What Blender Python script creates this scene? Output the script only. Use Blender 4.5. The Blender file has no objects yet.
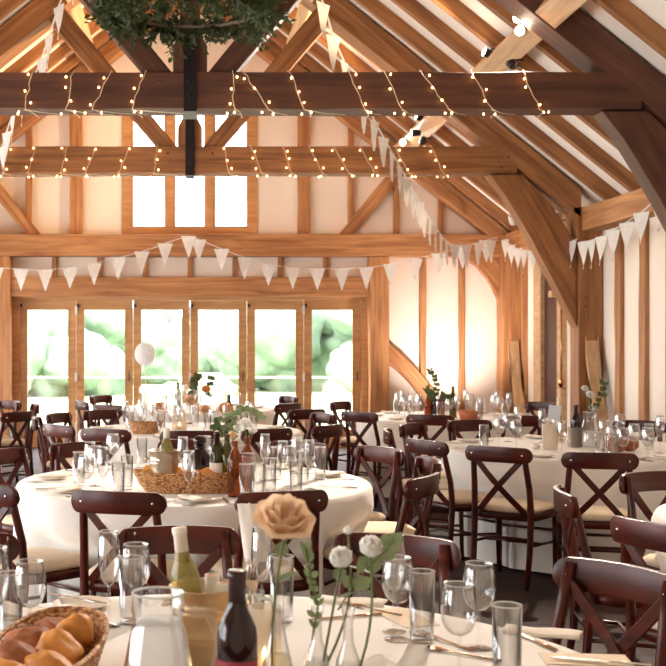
import bpy, math, random
from mathutils import Vector, Matrix
random.seed(7)
SC = bpy.context.scene
COL = SC.collection
PI = math.pi
F = 1130.0; CX = 190.0; HZ = 342.0; EYE = 1.5
def at_h(x, y, h):
    s = (y-HZ)/(EYE-h); return Vector(((x-CX)/s, F/s, h))
def at_d(x, y, d):
    s = F/d; return Vector(((x-CX)/s, d, EYE+(HZ-y)/s))

# ------------------------------------------------------------------ materials
def lin(c):
    return tuple(((v/255)/12.92 if v/255 <= .04045 else ((v/255+.055)/1.055)**2.4) for v in c)+(1,)
def newmat(name):
    m = bpy.data.materials.new(name); m.use_nodes = True
    nt = m.node_tree; b = nt.nodes['Principled BSDF']
    return m, nt, b
def plain(name, rgb, rough=.5, metal=0, noise=.06, scale=8, bump=0, **kw):
    m, nt, b = newmat(name)
    tc = nt.nodes.new('ShaderNodeTexCoord'); nz = nt.nodes.new('ShaderNodeTexNoise')
    nz.inputs['Scale'].default_value = scale; nz.inputs['Detail'].default_value = 4
    nt.links.new(tc.outputs['Object'], nz.inputs['Vector'])
    mx = nt.nodes.new('ShaderNodeMix'); mx.data_type = 'RGBA'
    c = lin(rgb)
    mx.inputs['A'].default_value = tuple(v*(1-noise*2) for v in c[:3])+(1,)
    mx.inputs['B'].default_value = tuple(min(1, v*(1+noise*2)) for v in c[:3])+(1,)
    nt.links.new(nz.outputs['Fac'], mx.inputs['Factor'])
    nt.links.new(mx.outputs['Result'], b.inputs['Base Color'])
    b.inputs['Roughness'].default_value = rough; b.inputs['Metallic'].default_value = metal
    if bump:
        bp = nt.nodes.new('ShaderNodeBump'); bp.inputs['Strength'].default_value = bump; bp.inputs['Distance'].default_value = .01
        nt.links.new(nz.outputs['Fac'], bp.inputs['Height']); nt.links.new(bp.outputs['Normal'], b.inputs['Normal'])
    for k, v in kw.items(): b.inputs[k.replace('_', ' ')].default_value = v
    return m
def wood(name, a, bb, rough=.6, scale=3.5, bump=.25, dark=.35, coat=0):
    m, nt, b = newmat(name)
    N = nt.nodes.new; L = nt.links.new
    tc = N('ShaderNodeTexCoord'); mp = N('ShaderNodeMapping'); mp.inputs['Scale'].default_value = (.35, 5, 5)
    oi = N('ShaderNodeObjectInfo'); vm = N('ShaderNodeVectorMath'); vm.operation = 'ADD'
    sc = N('ShaderNodeMath'); sc.operation = 'MULTIPLY'; sc.inputs[1].default_value = 37
    L(oi.outputs['Random'], sc.inputs[0]); L(tc.outputs['Object'], vm.inputs[0]); L(sc.outputs[0], vm.inputs[1])
    L(vm.outputs[0], mp.inputs['Vector'])
    n1 = N('ShaderNodeTexNoise'); n1.inputs['Scale'].default_value = scale; n1.inputs['Detail'].default_value = 6; n1.inputs['Distortion'].default_value = .6
    L(mp.outputs[0], n1.inputs['Vector'])
    n2 = N('ShaderNodeTexNoise'); n2.inputs['Scale'].default_value = 1.3; n2.inputs['Detail'].default_value = 3
    L(vm.outputs[0], n2.inputs['Vector'])
    cr = N('ShaderNodeValToRGB'); cr.color_ramp.elements[0].position = .3; cr.color_ramp.elements[1].position = .72
    cr.color_ramp.elements[0].color = lin(a); cr.color_ramp.elements[1].color = lin(bb)
    L(n1.outputs['Fac'], cr.inputs['Fac'])
    mx = N('ShaderNodeMix'); mx.data_type = 'RGBA'; mx.blend_type = 'MULTIPLY'; mx.inputs['Factor'].default_value = dark
    L(cr.outputs['Color'], mx.inputs['A'])
    c2 = N('ShaderNodeValToRGB'); c2.color_ramp.elements[0].position = .35; c2.color_ramp.elements[1].position = .6
    c2.color_ramp.elements[0].color = (.45, .4, .38, 1); c2.color_ramp.elements[1].color = (1, 1, 1, 1)
    L(n2.outputs['Fac'], c2.inputs['Fac']); L(c2.outputs['Color'], mx.inputs['B'])
    L(mx.outputs['Result'], b.inputs['Base Color'])
    b.inputs['Roughness'].default_value = rough; b.inputs['Coat Weight'].default_value = coat; b.inputs['Coat Roughness'].default_value = .15
    bp = N('ShaderNodeBump'); bp.inputs['Strength'].default_value = bump; bp.inputs['Distance'].default_value = .01
    L(n1.outputs['Fac'], bp.inputs['Height']); L(bp.outputs['Normal'], b.inputs['Normal'])
    return m
def glassmat(name, tint=(1, 1, 1), edge=.55, refl=1.0, milky=0.0, milk=(1, 1, 1), ior=1.5, rough=.02):
    m = bpy.data.materials.new(name); m.use_nodes = True; nt = m.node_tree; nt.nodes.clear()
    N = nt.nodes.new; L = nt.links.new
    out = N('ShaderNodeOutputMaterial'); tr = N('ShaderNodeBsdfTransparent'); gl = N('ShaderNodeBsdfGlossy')
    gl.inputs['Roughness'].default_value = rough if rough > .05 else .0
    ge = N('ShaderNodeNewGeometry'); dt = N('ShaderNodeVectorMath'); dt.operation = 'DOT_PRODUCT'
    L(ge.outputs['Normal'], dt.inputs[0]); L(ge.outputs['Incoming'], dt.inputs[1])
    ab = N('ShaderNodeMath'); ab.operation = 'ABSOLUTE'; L(dt.outputs['Value'], ab.inputs[0])
    iv = N('ShaderNodeMath'); iv.operation = 'SUBTRACT'; iv.inputs[0].default_value = 1; L(ab.outputs[0], iv.inputs[1])
    p5 = N('ShaderNodeMath'); p5.operation = 'POWER'; p5.inputs[1].default_value = 4; L(iv.outputs[0], p5.inputs[0])
    p3 = N('ShaderNodeMath'); p3.operation = 'POWER'; p3.inputs[1].default_value = 4; L(iv.outputs[0], p3.inputs[0])
    mc = N('ShaderNodeMix'); mc.data_type = 'RGBA'
    mc.inputs['A'].default_value = tuple(t*.99 for t in tint)+(1,); mc.inputs['B'].default_value = tuple(t*edge for t in tint)+(1,)
    L(p3.outputs[0], mc.inputs['Factor']); L(mc.outputs['Result'], tr.inputs['Color'])
    mu = N('ShaderNodeMath'); mu.operation = 'MULTIPLY_ADD'; mu.use_clamp = True; mu.inputs[1].default_value = .9*refl; mu.inputs[2].default_value = .045*refl; L(p5.outputs[0], mu.inputs[0])
    ms = N('ShaderNodeMixShader'); L(mu.outputs[0], ms.inputs[0]); L(tr.outputs[0], ms.inputs[1]); L(gl.outputs[0], ms.inputs[2])
    last = ms
    if milky:
        df = N('ShaderNodeBsdfDiffuse'); df.inputs['Color'].default_value = tuple(milk)+(1,)
        tl = N('ShaderNodeBsdfTranslucent'); tl.inputs['Color'].default_value = tuple(milk)+(1,)
        a = N('ShaderNodeMixShader'); L(df.outputs[0], a.inputs[1]); L(tl.outputs[0], a.inputs[2])
        m2 = N('ShaderNodeMixShader'); m2.inputs[0].default_value = milky; L(ms.outputs[0], m2.inputs[1]); L(a.outputs[0], m2.inputs[2]); last = m2
    L(last.outputs[0], out.inputs['Surface'])
    return m
def emit(name, rgb, st):
    m, nt, b = newmat(name)
    b.inputs['Base Color'].default_value = lin(rgb)
    b.inputs['Emission Color'].default_value = lin(rgb); b.inputs['Emission Strength'].default_value = st
    return m
def translucent(name, rgb, fac=.35, rough=.6):
    m, nt, b = newmat(name)
    N = nt.nodes.new; L = nt.links.new
    b.inputs['Base Color'].default_value = lin(rgb); b.inputs['Roughness'].default_value = rough
    tc = N('ShaderNodeTexCoord'); nz = N('ShaderNodeTexNoise'); nz.inputs['Scale'].default_value = 25
    L(tc.outputs['Object'], nz.inputs['Vector'])
    mx = N('ShaderNodeMix'); mx.data_type = 'RGBA'; c = lin(rgb)
    mx.inputs['A'].default_value = tuple(v*.72 for v in c[:3])+(1,); mx.inputs['B'].default_value = tuple(min(1, v*1.15) for v in c[:3])+(1,)
    L(nz.outputs['Fac'], mx.inputs['Factor']); L(mx.outputs['Result'], b.inputs['Base Color'])
    tl = N('ShaderNodeBsdfTranslucent'); L(mx.outputs['Result'], tl.inputs['Color'])
    ms = N('ShaderNodeMixShader'); ms.inputs[0].default_value = fac
    L(b.outputs[0], ms.inputs[1]); L(tl.outputs[0], ms.inputs[2]); L(ms.outputs[0], nt.nodes['Material Output'].inputs['Surface'])
    return m
M = {}
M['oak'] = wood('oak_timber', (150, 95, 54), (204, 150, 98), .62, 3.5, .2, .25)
M['oak_roof'] = wood('oak_roof_shaded', (122, 76, 40), (182, 126, 76), .62, 3.5, .2, .3)  # oak with the shade of rafters and far truss put into its colour
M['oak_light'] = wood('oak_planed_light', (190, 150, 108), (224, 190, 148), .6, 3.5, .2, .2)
M['oak_dark'] = wood('oak_dark_shaded', (76, 42, 28), (112, 68, 44), .6, 3.5, .3)  # shade on the nearest truss is put into this darker oak; pegs share it
M['joinery'] = wood('oak_joinery', (186, 132, 80), (212, 164, 112), .45, 4, .1, .15)
M['chair'] = wood('chair_mahogany_stain', (50, 13, 8), (92, 34, 18), .34, 3, .05, .25, .05)
M['chair'].node_tree.nodes['Principled BSDF'].inputs['Specular IOR Level'].default_value = .26
M['darkdoor'] = wood('dark_door_wood', (62, 28, 20), (86, 42, 28), .5, 3, .1)
M['plaster'] = plain('lime_plaster', (244, 234, 220), .9, noise=.02, scale=2, bump=.08)
M['ceil'] = plain('ceiling_plaster', (248, 240, 228), .9, noise=.02, scale=2)
def cloth_mat():
    m, nt, b = newmat('linen_tablecloth')
    N = nt.nodes.new; L = nt.links.new
    tc = N('ShaderNodeTexCoord'); nz = N('ShaderNodeTexNoise'); nz.inputs['Scale'].default_value = 4; nz.inputs['Detail'].default_value = 3
    wv = N('ShaderNodeTexNoise'); wv.inputs['Scale'].default_value = 400
    L(tc.outputs['Object'], nz.inputs['Vector']); L(tc.outputs['Object'], wv.inputs['Vector'])
    b.inputs['Base Color'].default_value = lin((240, 234, 226)); b.inputs['Roughness'].default_value = .85
    b.inputs['Sheen Weight'].default_value = .2
    bp = N('ShaderNodeBump'); bp.inputs['Strength'].default_value = .35; bp.inputs['Distance'].default_value = .02; L(nz.outputs['Fac'], bp.inputs['Height'])
    b2 = N('ShaderNodeBump'); b2.inputs['Strength'].default_value = .15; b2.inputs['Distance'].default_value = .001; L(wv.outputs['Fac'], b2.inputs['Height']); L(bp.outputs['Normal'], b2.inputs['Normal'])
    L(b2.outputs['Normal'], b.inputs['Normal'])
    return m
M['cloth'] = cloth_mat()
M['cushion'] = plain('seat_cushion_cream', (226, 206, 178), .85, noise=.04, scale=30, bump=.1)
M['glass'] = glassmat('clear_glass', edge=.62, refl=2.4)
M['rim'] = glassmat('glass_rim_glint', edge=.8, refl=3, milky=.55, milk=(1, .99, .97))  # milky white paints the specular glint along the rims
M['pane'] = glassmat('window_glass', edge=.9, refl=.5)
M['water'] = glassmat('water_in_carafe', (.97, .98, .97), .85, .5, .62, (.96, .95, .93))
M['greenglass'] = glassmat('olive_bottle_glass', (.30, .27, .10), .25, 1.2, .25, (.16, .13, .04))
M['paleglass'] = glassmat('white_wine_bottle', (.75, .68, .38), .4, 1.2, .35, (.42, .36, .16))
M['amber'] = glassmat('amber_bottle_glass', (.55, .22, .05), .3, 1.2, .35, (.30, .10, .02))
M['frost'] = glassmat('frosted_glass', (.98, .94, .88), .7, .8, .3, (.93, .86, .76), rough=.3)
M['yellowwater'] = glassmat('flower_water', (.97, .93, .78), .8, .5, .3, (.86, .78, .55))
M['redbottle'] = plain('red_wine_bottle', (36, 10, 14), .06, noise=.02)
M['foil'] = plain('dark_foil', (44, 14, 18), .35, noise=.05)
M['maroon'] = plain('maroon_label', (138, 32, 48), .6)
M['whitelabel'] = plain('paper_label', (232, 222, 206), .7)
M['brass'] = plain('brushed_brass', (196, 168, 130), .34, 1, noise=.03)
M['pewter'] = plain('warm_pewter', (188, 172, 150), .3, 1, noise=.03)
M['silver'] = plain('silver_steel', (214, 204, 196), .18, 1, noise=.02)
M['bronze'] = plain('gilt_cutlery', (176, 132, 92), .2, 1, noise=.03)
M['black'] = plain('black_iron', (30, 22, 24), .5, .3)
M['whitemetal'] = plain('white_metal', (226, 220, 212), .4)
M['plate'] = plain('white_china', (236, 226, 214), .15, noise=.01)
M['napkin'] = plain('napkin_linen', (238, 226, 212), .85, noise=.02, scale=60, bump=.05)
M['card'] = plain('kraft_menu_card', (214, 186, 150), .7, noise=.03)
def wicker():
    m, nt, b = newmat('woven_wicker'); N = nt.nodes.new; L = nt.links.new
    tc = N('ShaderNodeTexCoord'); mp = N('ShaderNodeMapping'); mp.inputs['Scale'].default_value = (1, 1, 1.6); L(tc.outputs['Object'], mp.inputs['Vector'])
    v = N('ShaderNodeTexVoronoi'); v.inputs['Scale'].default_value = 75; L(mp.outputs[0], v.inputs['Vector'])
    cr = N('ShaderNodeValToRGB'); cr.color_ramp.elements[0].color = lin((244, 196, 134)); cr.color_ramp.elements[1].color = lin((150, 86, 46)); cr.color_ramp.elements[0].position = .1; cr.color_ramp.elements[1].position = .75
    L(v.outputs['Distance'], cr.inputs['Fac']); L(cr.outputs['Color'], b.inputs['Base Color']); b.inputs['Roughness'].default_value = .6
    bp = N('ShaderNodeBump'); bp.inputs['Strength'].default_value = .9; bp.inputs['Distance'].default_value = .006; bp.invert = True; L(v.outputs['Distance'], bp.inputs['Height']); L(bp.outputs['Normal'], b.inputs['Normal'])
    return m
M['wicker'] = wicker()
M['bread'] = plain('bread_crust', (230, 142, 66), .6, noise=.3, scale=22, bump=.9)
M['bread_d'] = plain('dark_bread_crust', (160, 96, 56), .7, noise=.45, scale=24, bump=.9)
M['terracotta'] = plain('terracotta_wood', (190, 112, 66), .6, noise=.1, scale=20)
M['leaf'] = translucent('eucalyptus_leaf', (124, 138, 98), .3)
M['leaf_d'] = translucent('deep_green_leaf', (74, 88, 50), .3)
M['stem'] = plain('green_stem', (98, 104, 60), .6)
M['rose_peach'] = translucent('peach_petal', (255, 218, 186), .5)
M['rose_orange'] = translucent('orange_petal', (240, 184, 112), .3)
M['rose_white'] = translucent('ivory_petal', (255, 250, 238), .5)
M['flag'] = translucent('bunting_cotton', (250, 244, 236), .35)
M['string'] = plain('pale_string', (226, 206, 180), .7)
M['bulb'] = emit('fairy_bulb', (255, 200, 124), 7)
M['lamp'] = emit('spot_lamp_lens', (255, 232, 200), 40)
M['flame'] = emit('candle_flame', (255, 210, 140), 12)
M['wax'] = plain('ivory_wax', (240, 226, 200), .5, noise=.02)
M['orangewax'] = plain('orange_ring', (214, 120, 76), .6)
M['balloon'] = translucent('white_balloon', (252, 250, 248), .5, .3)
M['bluecard'] = plain('pale_blue_card', (206, 214, 222), .6)
def floor_mat():
    m, nt, b = newmat('stone_floor_tiles')
    N = nt.nodes.new; L = nt.links.new
    tc = N('ShaderNodeTexCoord'); mp = N('ShaderNodeMapping'); mp.inputs['Rotation'].default_value = (0, 0, 0)
    L(tc.outputs['Object'], mp.inputs['Vector'])
    br = N('ShaderNodeTexBrick'); br.inputs['Scale'].default_value = 1; br.inputs['Brick Width'].default_value = .9; br.inputs['Row Height'].default_value = .6
    br.inputs['Mortar Size'].default_value = .008; br.inputs['Color1'].default_value = lin((74, 46, 38)); br.inputs['Color2'].default_value = lin((56, 35, 30)); br.inputs['Mortar'].default_value = lin((36, 22, 20))
    L(mp.outputs[0], br.inputs['Vector'])
    nz = N('ShaderNodeTexNoise'); nz.inputs['Scale'].default_value = 3; nz.inputs['Detail'].default_value = 6; L(tc.outputs['Object'], nz.inputs['Vector'])
    mx = N('ShaderNodeMix'); mx.data_type = 'RGBA'; mx.blend_type = 'OVERLAY'; mx.inputs['Factor'].default_value = .6
    L(br.outputs['Color'], mx.inputs['A']); L(nz.outputs['Color'], mx.inputs['B'])
    hs = N('ShaderNodeHueSaturation'); hs.inputs['Saturation'].default_value = .7; L(mx.outputs['Result'], hs.inputs['Color'])
    L(hs.outputs[0], b.inputs['Base Color'])
    b.inputs['Roughness'].default_value = .65; b.inputs['Specular IOR Level'].default_value = .12
    return m
M['floor'] = floor_mat()
M['lawn'] = plain('lawn_grass', (166, 178, 140), .9, noise=.15, scale=.6)
M['terrace'] = plain('terrace_paving', (206, 200, 190), .8, noise=.06, scale=2)
M['hedge'] = plain('distant_foliage', (112, 132, 112), .9, noise=.35, scale=2.2, bump=.6)
M['bark'] = plain('tree_bark', (120, 104, 88), .9)

# ------------------------------------------------------------------ mesh builder
class MB:
    def __init__(s): s.v = []; s.f = []; s.sm = []
    def add(s, vs, fs, smooth=False):
        o = len(s.v); s.v += [Vector(p) for p in vs]; s.f += [tuple(i+o for i in f) for f in fs]; s.sm += [smooth]*len(fs); return s
    def box(s, c, d, rz=0, mat=None):
        hx, hy, hz = d[0]/2, d[1]/2, d[2]/2
        vs = [Vector((x*hx, y*hy, z*hz)) for x in (-1, 1) for y in (-1, 1) for z in (-1, 1)]
        R = mat if mat else Matrix.Rotation(rz, 3, 'Z')
        vs = [R @ p + Vector(c) for p in vs]
        return s.add(vs, [(0, 1, 3, 2), (4, 6, 7, 5), (0, 4, 5, 1), (2, 3, 7, 6), (0, 2, 6, 4), (1, 5, 7, 3)])
    def bb(s, a, b):
        return s.box([(a[i]+b[i])/2 for i in range(3)], [abs(b[i]-a[i]) for i in range(3)])
    def lathe(s, prof, n=24, c=(0, 0, 0), sx=1, sy=1, smooth=True, cap=True):
        vs = []; fs = []; c = Vector(c)
        for r, z in prof:
            for k in range(n):
                a = 2*PI*k/n; vs.append(c+Vector((r*math.cos(a)*sx, r*math.sin(a)*sy, z)))
        for j in range(len(prof)-1):
            for k in range(n):
                fs.append((j*n+k, j*n+(k+1) % n, (j+1)*n+(k+1) % n, (j+1)*n+k))
        if cap:
            if prof[0][0] > 1e-5: fs.append(tuple(reversed(range(n))))
            if prof[-1][0] > 1e-5: fs.append(tuple((len(prof)-1)*n+k for k in range(n)))
        return s.add(vs, fs, smooth)
    def tube(s, pts, r, n=8, flat=1.0, up=None, cap=True):
        pts = [Vector(p) for p in pts]; R = r if isinstance(r, (list, tuple)) else [r]*len(pts)
        vs = []; fs = []; ref = Vector(up) if up else None
        for i, p in enumerate(pts):
            t = (pts[min(i+1, len(pts)-1)]-pts[max(i-1, 0)]).normalized()
            if ref is None: ref = Vector((0, 0, 1)) if abs(t.z) < .9 else Vector((0, 1, 0))
            a = t.cross(ref)
            if a.length < 1e-4: a = t.cross(Vector((1, .1, 0)))
            a.normalize(); b = a.cross(t).normalized()
            if not up: ref = b
            for k in range(n):
                q = 2*PI*(k+.5)/n; vs.append(p+a*math.cos(q)*R[i]+b*math.sin(q)*R[i]*flat)
        for j in range(len(pts)-1):
            for k in range(n): fs.append((j*n+k, j*n+(k+1) % n, (j+1)*n+(k+1) % n, (j+1)*n+k))
        if cap:
            fs.append(tuple(reversed(range(n)))); fs.append(tuple((len(pts)-1)*n+k for k in range(n)))
        return s.add(vs, fs, n > 4)
    def ball(s, c, r, nu=14, nv=8, sc=(1, 1, 1), wob=0, seed=0):
        rnd = random.Random(seed); ph = [rnd.uniform(0, 6.28) for _ in range(6)]
        vs = []; fs = []; c = Vector(c)
        for j in range(nv+1):
            th = PI*j/nv
            for k in range(nu):
                a = 2*PI*k/nu
                d = Vector((math.sin(th)*math.cos(a), math.sin(th)*math.sin(a), math.cos(th)))
                w = 1+wob*(math.sin(3*d.x+ph[0])*math.sin(4*d.y+ph[1])+.5*math.sin(7*d.z+5*d.x+ph[2])+.5*math.sin(8*d.y+6*d.x+ph[3]))
                vs.append(c+Vector((d.x*sc[0], d.y*sc[1], d.z*sc[2]))*r*w)
        for j in range(nv):
            for k in range(nu): fs.append((j*nu+k, (j+1)*nu+k, (j+1)*nu+(k+1) % nu, j*nu+(k+1) % nu))
        return s.add(vs, fs, True)
    def poly(s, pts, n, t):
        # extruded polygon: pts 3D loop, n = extrusion vector
        k = len(pts); n = Vector(n)*t; a = [Vector(p) for p in pts]
        vs = a+[p+n for p in a]
        fs = [tuple(range(k)), tuple(reversed(range(k, 2*k)))]+[(i, i+k, (i+1) % k+k, (i+1) % k) for i in range(k)]
        return s.add(vs, fs)
    def build(s, name, mat, parent=None, bevel=0, fix=True):
        me = bpy.data.meshes.new(name); me.from_pydata([tuple(p) for p in s.v], [], s.f); me.update()
        me.polygons.foreach_set('use_smooth', s.sm)
        if fix:
            import bmesh
            bm = bmesh.new(); bm.from_mesh(me); bmesh.ops.remove_doubles(bm, verts=bm.verts, dist=1e-6); bmesh.ops.recalc_face_normals(bm, faces=bm.faces)
            bm.to_mesh(me); bm.free()
        me.materials.append(mat)
        o = bpy.data.objects.new(name, me); COL.objects.link(o)
        if parent: o.parent = parent
        if bevel:
            b = o.modifiers.new('bevel', 'BEVEL'); b.width = bevel; b.segments = 2; b.limit_method = 'ANGLE'
        return o
def tag(o, label=None, cat=None, group=None, kind=None):
    if label: o['label'] = label
    if cat: o['category'] = cat
    if group: o['group'] = group
    if kind: o['kind'] = kind
    return o
def empty(name, loc=(0, 0, 0), rz=0, **kw):
    o = bpy.data.objects.new(name, None); COL.objects.link(o); o.location = loc; o.rotation_euler = (0, 0, rz)
    o.empty_display_size = .05
    return tag(o, **kw)
def copy_tree(o, parent=None, inv=None):
    c = o.copy(); COL.objects.link(c); c.parent = parent
    for ch in list(o.children): copy_tree(ch, c)
    return c
def struct(name, mb, mat, parent=None, bevel=0):
    o = mb.build(name, mat, parent, bevel)
    if not parent: o['kind'] = 'structure'
    return o
def beam(name, p0, p1, w, d, mat, parent=None, up=(0, 0, 1), bevel=.008, wob=.006, n=None):
    """timber along p0-p1; w across, d along 'up'"""
    p0 = Vector(p0); p1 = Vector(p1); L = (p1-p0).length; x = (p1-p0).normalized()
    z = Vector(up); z = (z-x*z.dot(x))
    if z.length < 1e-4: z = Vector((0, 1, 0))-x*x.y
    z.normalize(); y = z.cross(x)
    n = n or max(1, int(L/.45)); vs = []; fs = []
    rnd = random.Random(hash((round(p0.x, 2), round(p0.y, 2), round(p1.z, 2))) & 0xffff)
    for i in range(n+1):
        ex = 0 if i in (0, n) else wob
        for sy, sz in ((-1, -1), (1, -1), (1, 1), (-1, 1)):
            vs.append((L*i/n, sy*w/2+rnd.uniform(-ex, ex), sz*d/2+rnd.uniform(-ex, ex)))
    for i in range(n):
        for k in range(4): fs.append((i*4+k, (i+1)*4+k, (i+1)*4+(k+1) % 4, i*4+(k+1) % 4))
    fs += [(0, 1, 2, 3), (n*4+3, n*4+2, n*4+1, n*4)]
    o = MB().add(vs, fs).build(name, mat, parent, bevel)
    m = Matrix((x, y, z)).transposed().to_4x4(); m.translation = p0
    o.matrix_local = m
    return o
def slab(name, pts, plane, a, b, mat, parent=None, gdir=None, bevel=.008):
    """timber cut to a 2D outline. plane 'xz': outline (x,z) between y=a and y=b; 'yz': outline (y,z) between x=a and x=b"""
    P = [Vector((p[0], a, p[1])) if plane == 'xz' else Vector((a, p[0], p[1])) for p in pts]
    nrm = Vector((0, 1, 0)) if plane == 'xz' else Vector((1, 0, 0))
    g = Vector((gdir[0], 0, gdir[1])) if plane == 'xz' else Vector((0, gdir[0], gdir[1])); g.normalize()
    z = nrm; y = z.cross(g)
    m = Matrix((g, y, z)).transposed(); mi = m.inverted(); o0 = P[0]
    o = MB().poly([mi @ (p-o0) for p in P], (0, 0, 1), b-a).build(name, mat, parent, bevel)
    m4 = m.to_4x4(); m4.translation = o0; o.matrix_local = m4
    return o
SKY = 4.0; EXPO = 1.8
# ------------------------------------------------------------------ the hall
YB = 16.1          # back wall face
XW = 4.65          # side wall face
SL = .8            # roof slope
def roof(x, off=0): return 6.6-SL*abs(x)+off
Y0 = -2.5
struct('floor', MB().bb((-XW-.2, Y0-.2, -.12), (XW+.2, YB+.2, 0)), M['floor'])
# back wall
wb = MB()
for sg in (-1, 1):
    x0, x1 = sorted((sg*2.62, sg*(XW+.2)))
    wb.bb((x0, YB, 0), (x1, YB+.22, 3.0))
wb.bb((-2.62, YB, 2.17), (2.62, YB+.22, 3.0))
ct = .18
for sg in (-1, 1):
    pts = [(sg*.97, 3.0), (sg*(XW+.2), 3.0), (sg*.97, 0)]
    P = [(sg*.97, 3.0), (sg*(XW+.2), 3.0), (sg*(XW+.2), roof(XW+.2, ct)), (sg*.97, roof(.97, ct))]
    wb.poly([(x, YB, z) for x, z in P], (0, 1, 0), .22)
wb.poly([(-.97, YB, 5.1), (.97, YB, 5.1), (.97, YB, roof(.97, ct)), (0, YB, roof(0, ct)), (-.97, YB, roof(.97, ct))], (0, 1, 0), .22)
wall_back = struct('wall_back', wb, M['plaster'])
K = wall_back
# tie beam, header, studs
beam('tie_beam', (-4.6, YB-.12, 2.86), (4.4, YB-.12, 2.86), .26, .31, M['oak'], K)
beam('header_beam', (-2.53, YB-.10, 2.275), (2.53, YB-.10, 2.275), .22, .27, M['oak'], K)
for x in (-1.93, -1.285, -.64, 0, .64, 1.285, 1.93):
    beam('stud', (x, YB-.02, 2.41), (x, YB-.02, 2.70), .075, .06, M['oak'], K, up=(0, 1, 0))
for sg in (-1, 1):
    beam('door_post', (sg*2.66, YB-.12, 0), (sg*2.66, YB-.12, 2.70), .27, .26, M['oak'], K, up=(0, 1, 0))
    for x, w in ((1.62, .18), (2.29, .085), (2.93, .085), (3.56, .07)):
        beam('stud', (sg*x, YB-.03, 3.0), (sg*x, YB-.03, roof(x, .1)), w, .08, M['oak'], K, up=(0, 1, 0))
    for x in (3.31, 3.86):
        beam('stud', (sg*x, YB-.03, 0), (sg*x, YB-.03, 2.71), .085, .08, M['oak'], K, up=(0, 1, 0))
    # raking brace above the tie beam
    slab('raking_brace', [(sg*2.1, 3.01), (sg*2.3, 3.01), (sg*3.12, 3.98), (sg*2.98, 4.1)], 'xz', YB-.12, YB-.0, M['oak'], K, (sg*.64, .77))
    # curved foot brace
    slab('curved_brace', [(sg*2.79, 1.50), (sg*2.79, 1.20), (sg*2.95, 1.08), (sg*3.1, .93), (sg*3.25, .74), (sg*3.38, .5), (sg*3.62, .5), (sg*3.45, .82), (sg*3.2, 1.13), (sg*3.0, 1.32)], 'xz', YB-.13, YB-.01, M['oak'], K, (sg*.64, -.77))
    # arched brace in the corner
    slab('arched_brace', [(sg*3.85, 2.71), (sg*4.05, 2.58), (sg*4.22, 2.38), (sg*4.37, 2.08), (sg*4.38, 2.71)], 'xz', YB-.14, YB-.02, M['oak'], K, (sg*.64, -.77))
    # gable principal
    beam('principal_rafter', (sg*.05, YB-.13, roof(.05, -.11)), (sg*4.4, YB-.13, roof(4.4, -.11)), .24, .22, M['oak'], K, up=(0, 0, 1))
# baseboard
for n, (a, b) in (('baseboard_back_left', (-XW, -2.8)), ('baseboard_back_right', (2.8, XW))):
    struct(n, MB().bb((a, YB-.03, 0), (b, YB-.002, .14)), M['oak'])

# bi-fold doors
LW = .8117
for i in range(6):
    x0 = -2.435+i*LW; x1 = x0+LW; y = YB+.06
    fr = MB()
    g0 = x0+.105; g1 = x1-.105
    fr.bb((x0+.003, y-.03, .02), (g0, y+.03, 2.09)); fr.bb((g1, y-.03, .02), (x1-.003, y+.03, 2.09))
    fr.bb((g0, y-.03, 1.97), (g1, y+.03, 2.09)); fr.bb((g0, y-.03, .02), (g1, y+.03, .24))
    d = fr.build('door_%d' % (i+1), M['joinery'], bevel=.004); d['kind'] = 'structure'
    MB().bb((g0, y-.006, .24), (g1, y+.006, 1.97)).build('glass_pane', M['pane'], d)
    bd = MB()
    for a, b in (((g0, y-.036, .24), (g0+.012, y-.02, 1.97)), ((g1-.012, y-.036, .24), (g1, y-.02, 1.97)), ((g0, y-.036, 1.958), (g1, y-.02, 1.97)), ((g0, y-.036, .24), (g1, y-.02, .252))): bd.bb(a, b)
    bd.build('glazing_bead', M['joinery'], d)
    hx = x1 if i % 2 == 0 else x0
    if i % 2 == 0:
        for z in (.3, 1.0, 1.95): MB().box((x1, y-.045, z), (.035, .02, .12)).build('hinge', M['whitemetal'], d, .003)
    else:
        MB().tube([(g1+.05, y-.035, .95), (g1+.05, y-.08, .95), (g1+.05, y-.08, 1.08)], .009).build('handle', M['black'], d)
    MB().box((x0+.03, y-.045, 2.02), (.03, .02, .05)).build('top_bolt', M['black'], d, .003)
fr = MB()
fr.bb((-2.53, YB-.02, 0), (-2.437, YB+.14, 2.15)); fr.bb((2.437, YB-.02, 0), (2.53, YB+.14, 2.15)); fr.bb((-2.437, YB-.02, 2.093), (2.437, YB+.14, 2.15))
struct('trim_1', fr, M['joinery'], bevel=.006)
struct('trim_2', MB().bb((-2.437, YB+.0, -.0), (2.437, YB+.14, .018)), M['joinery'])
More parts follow.
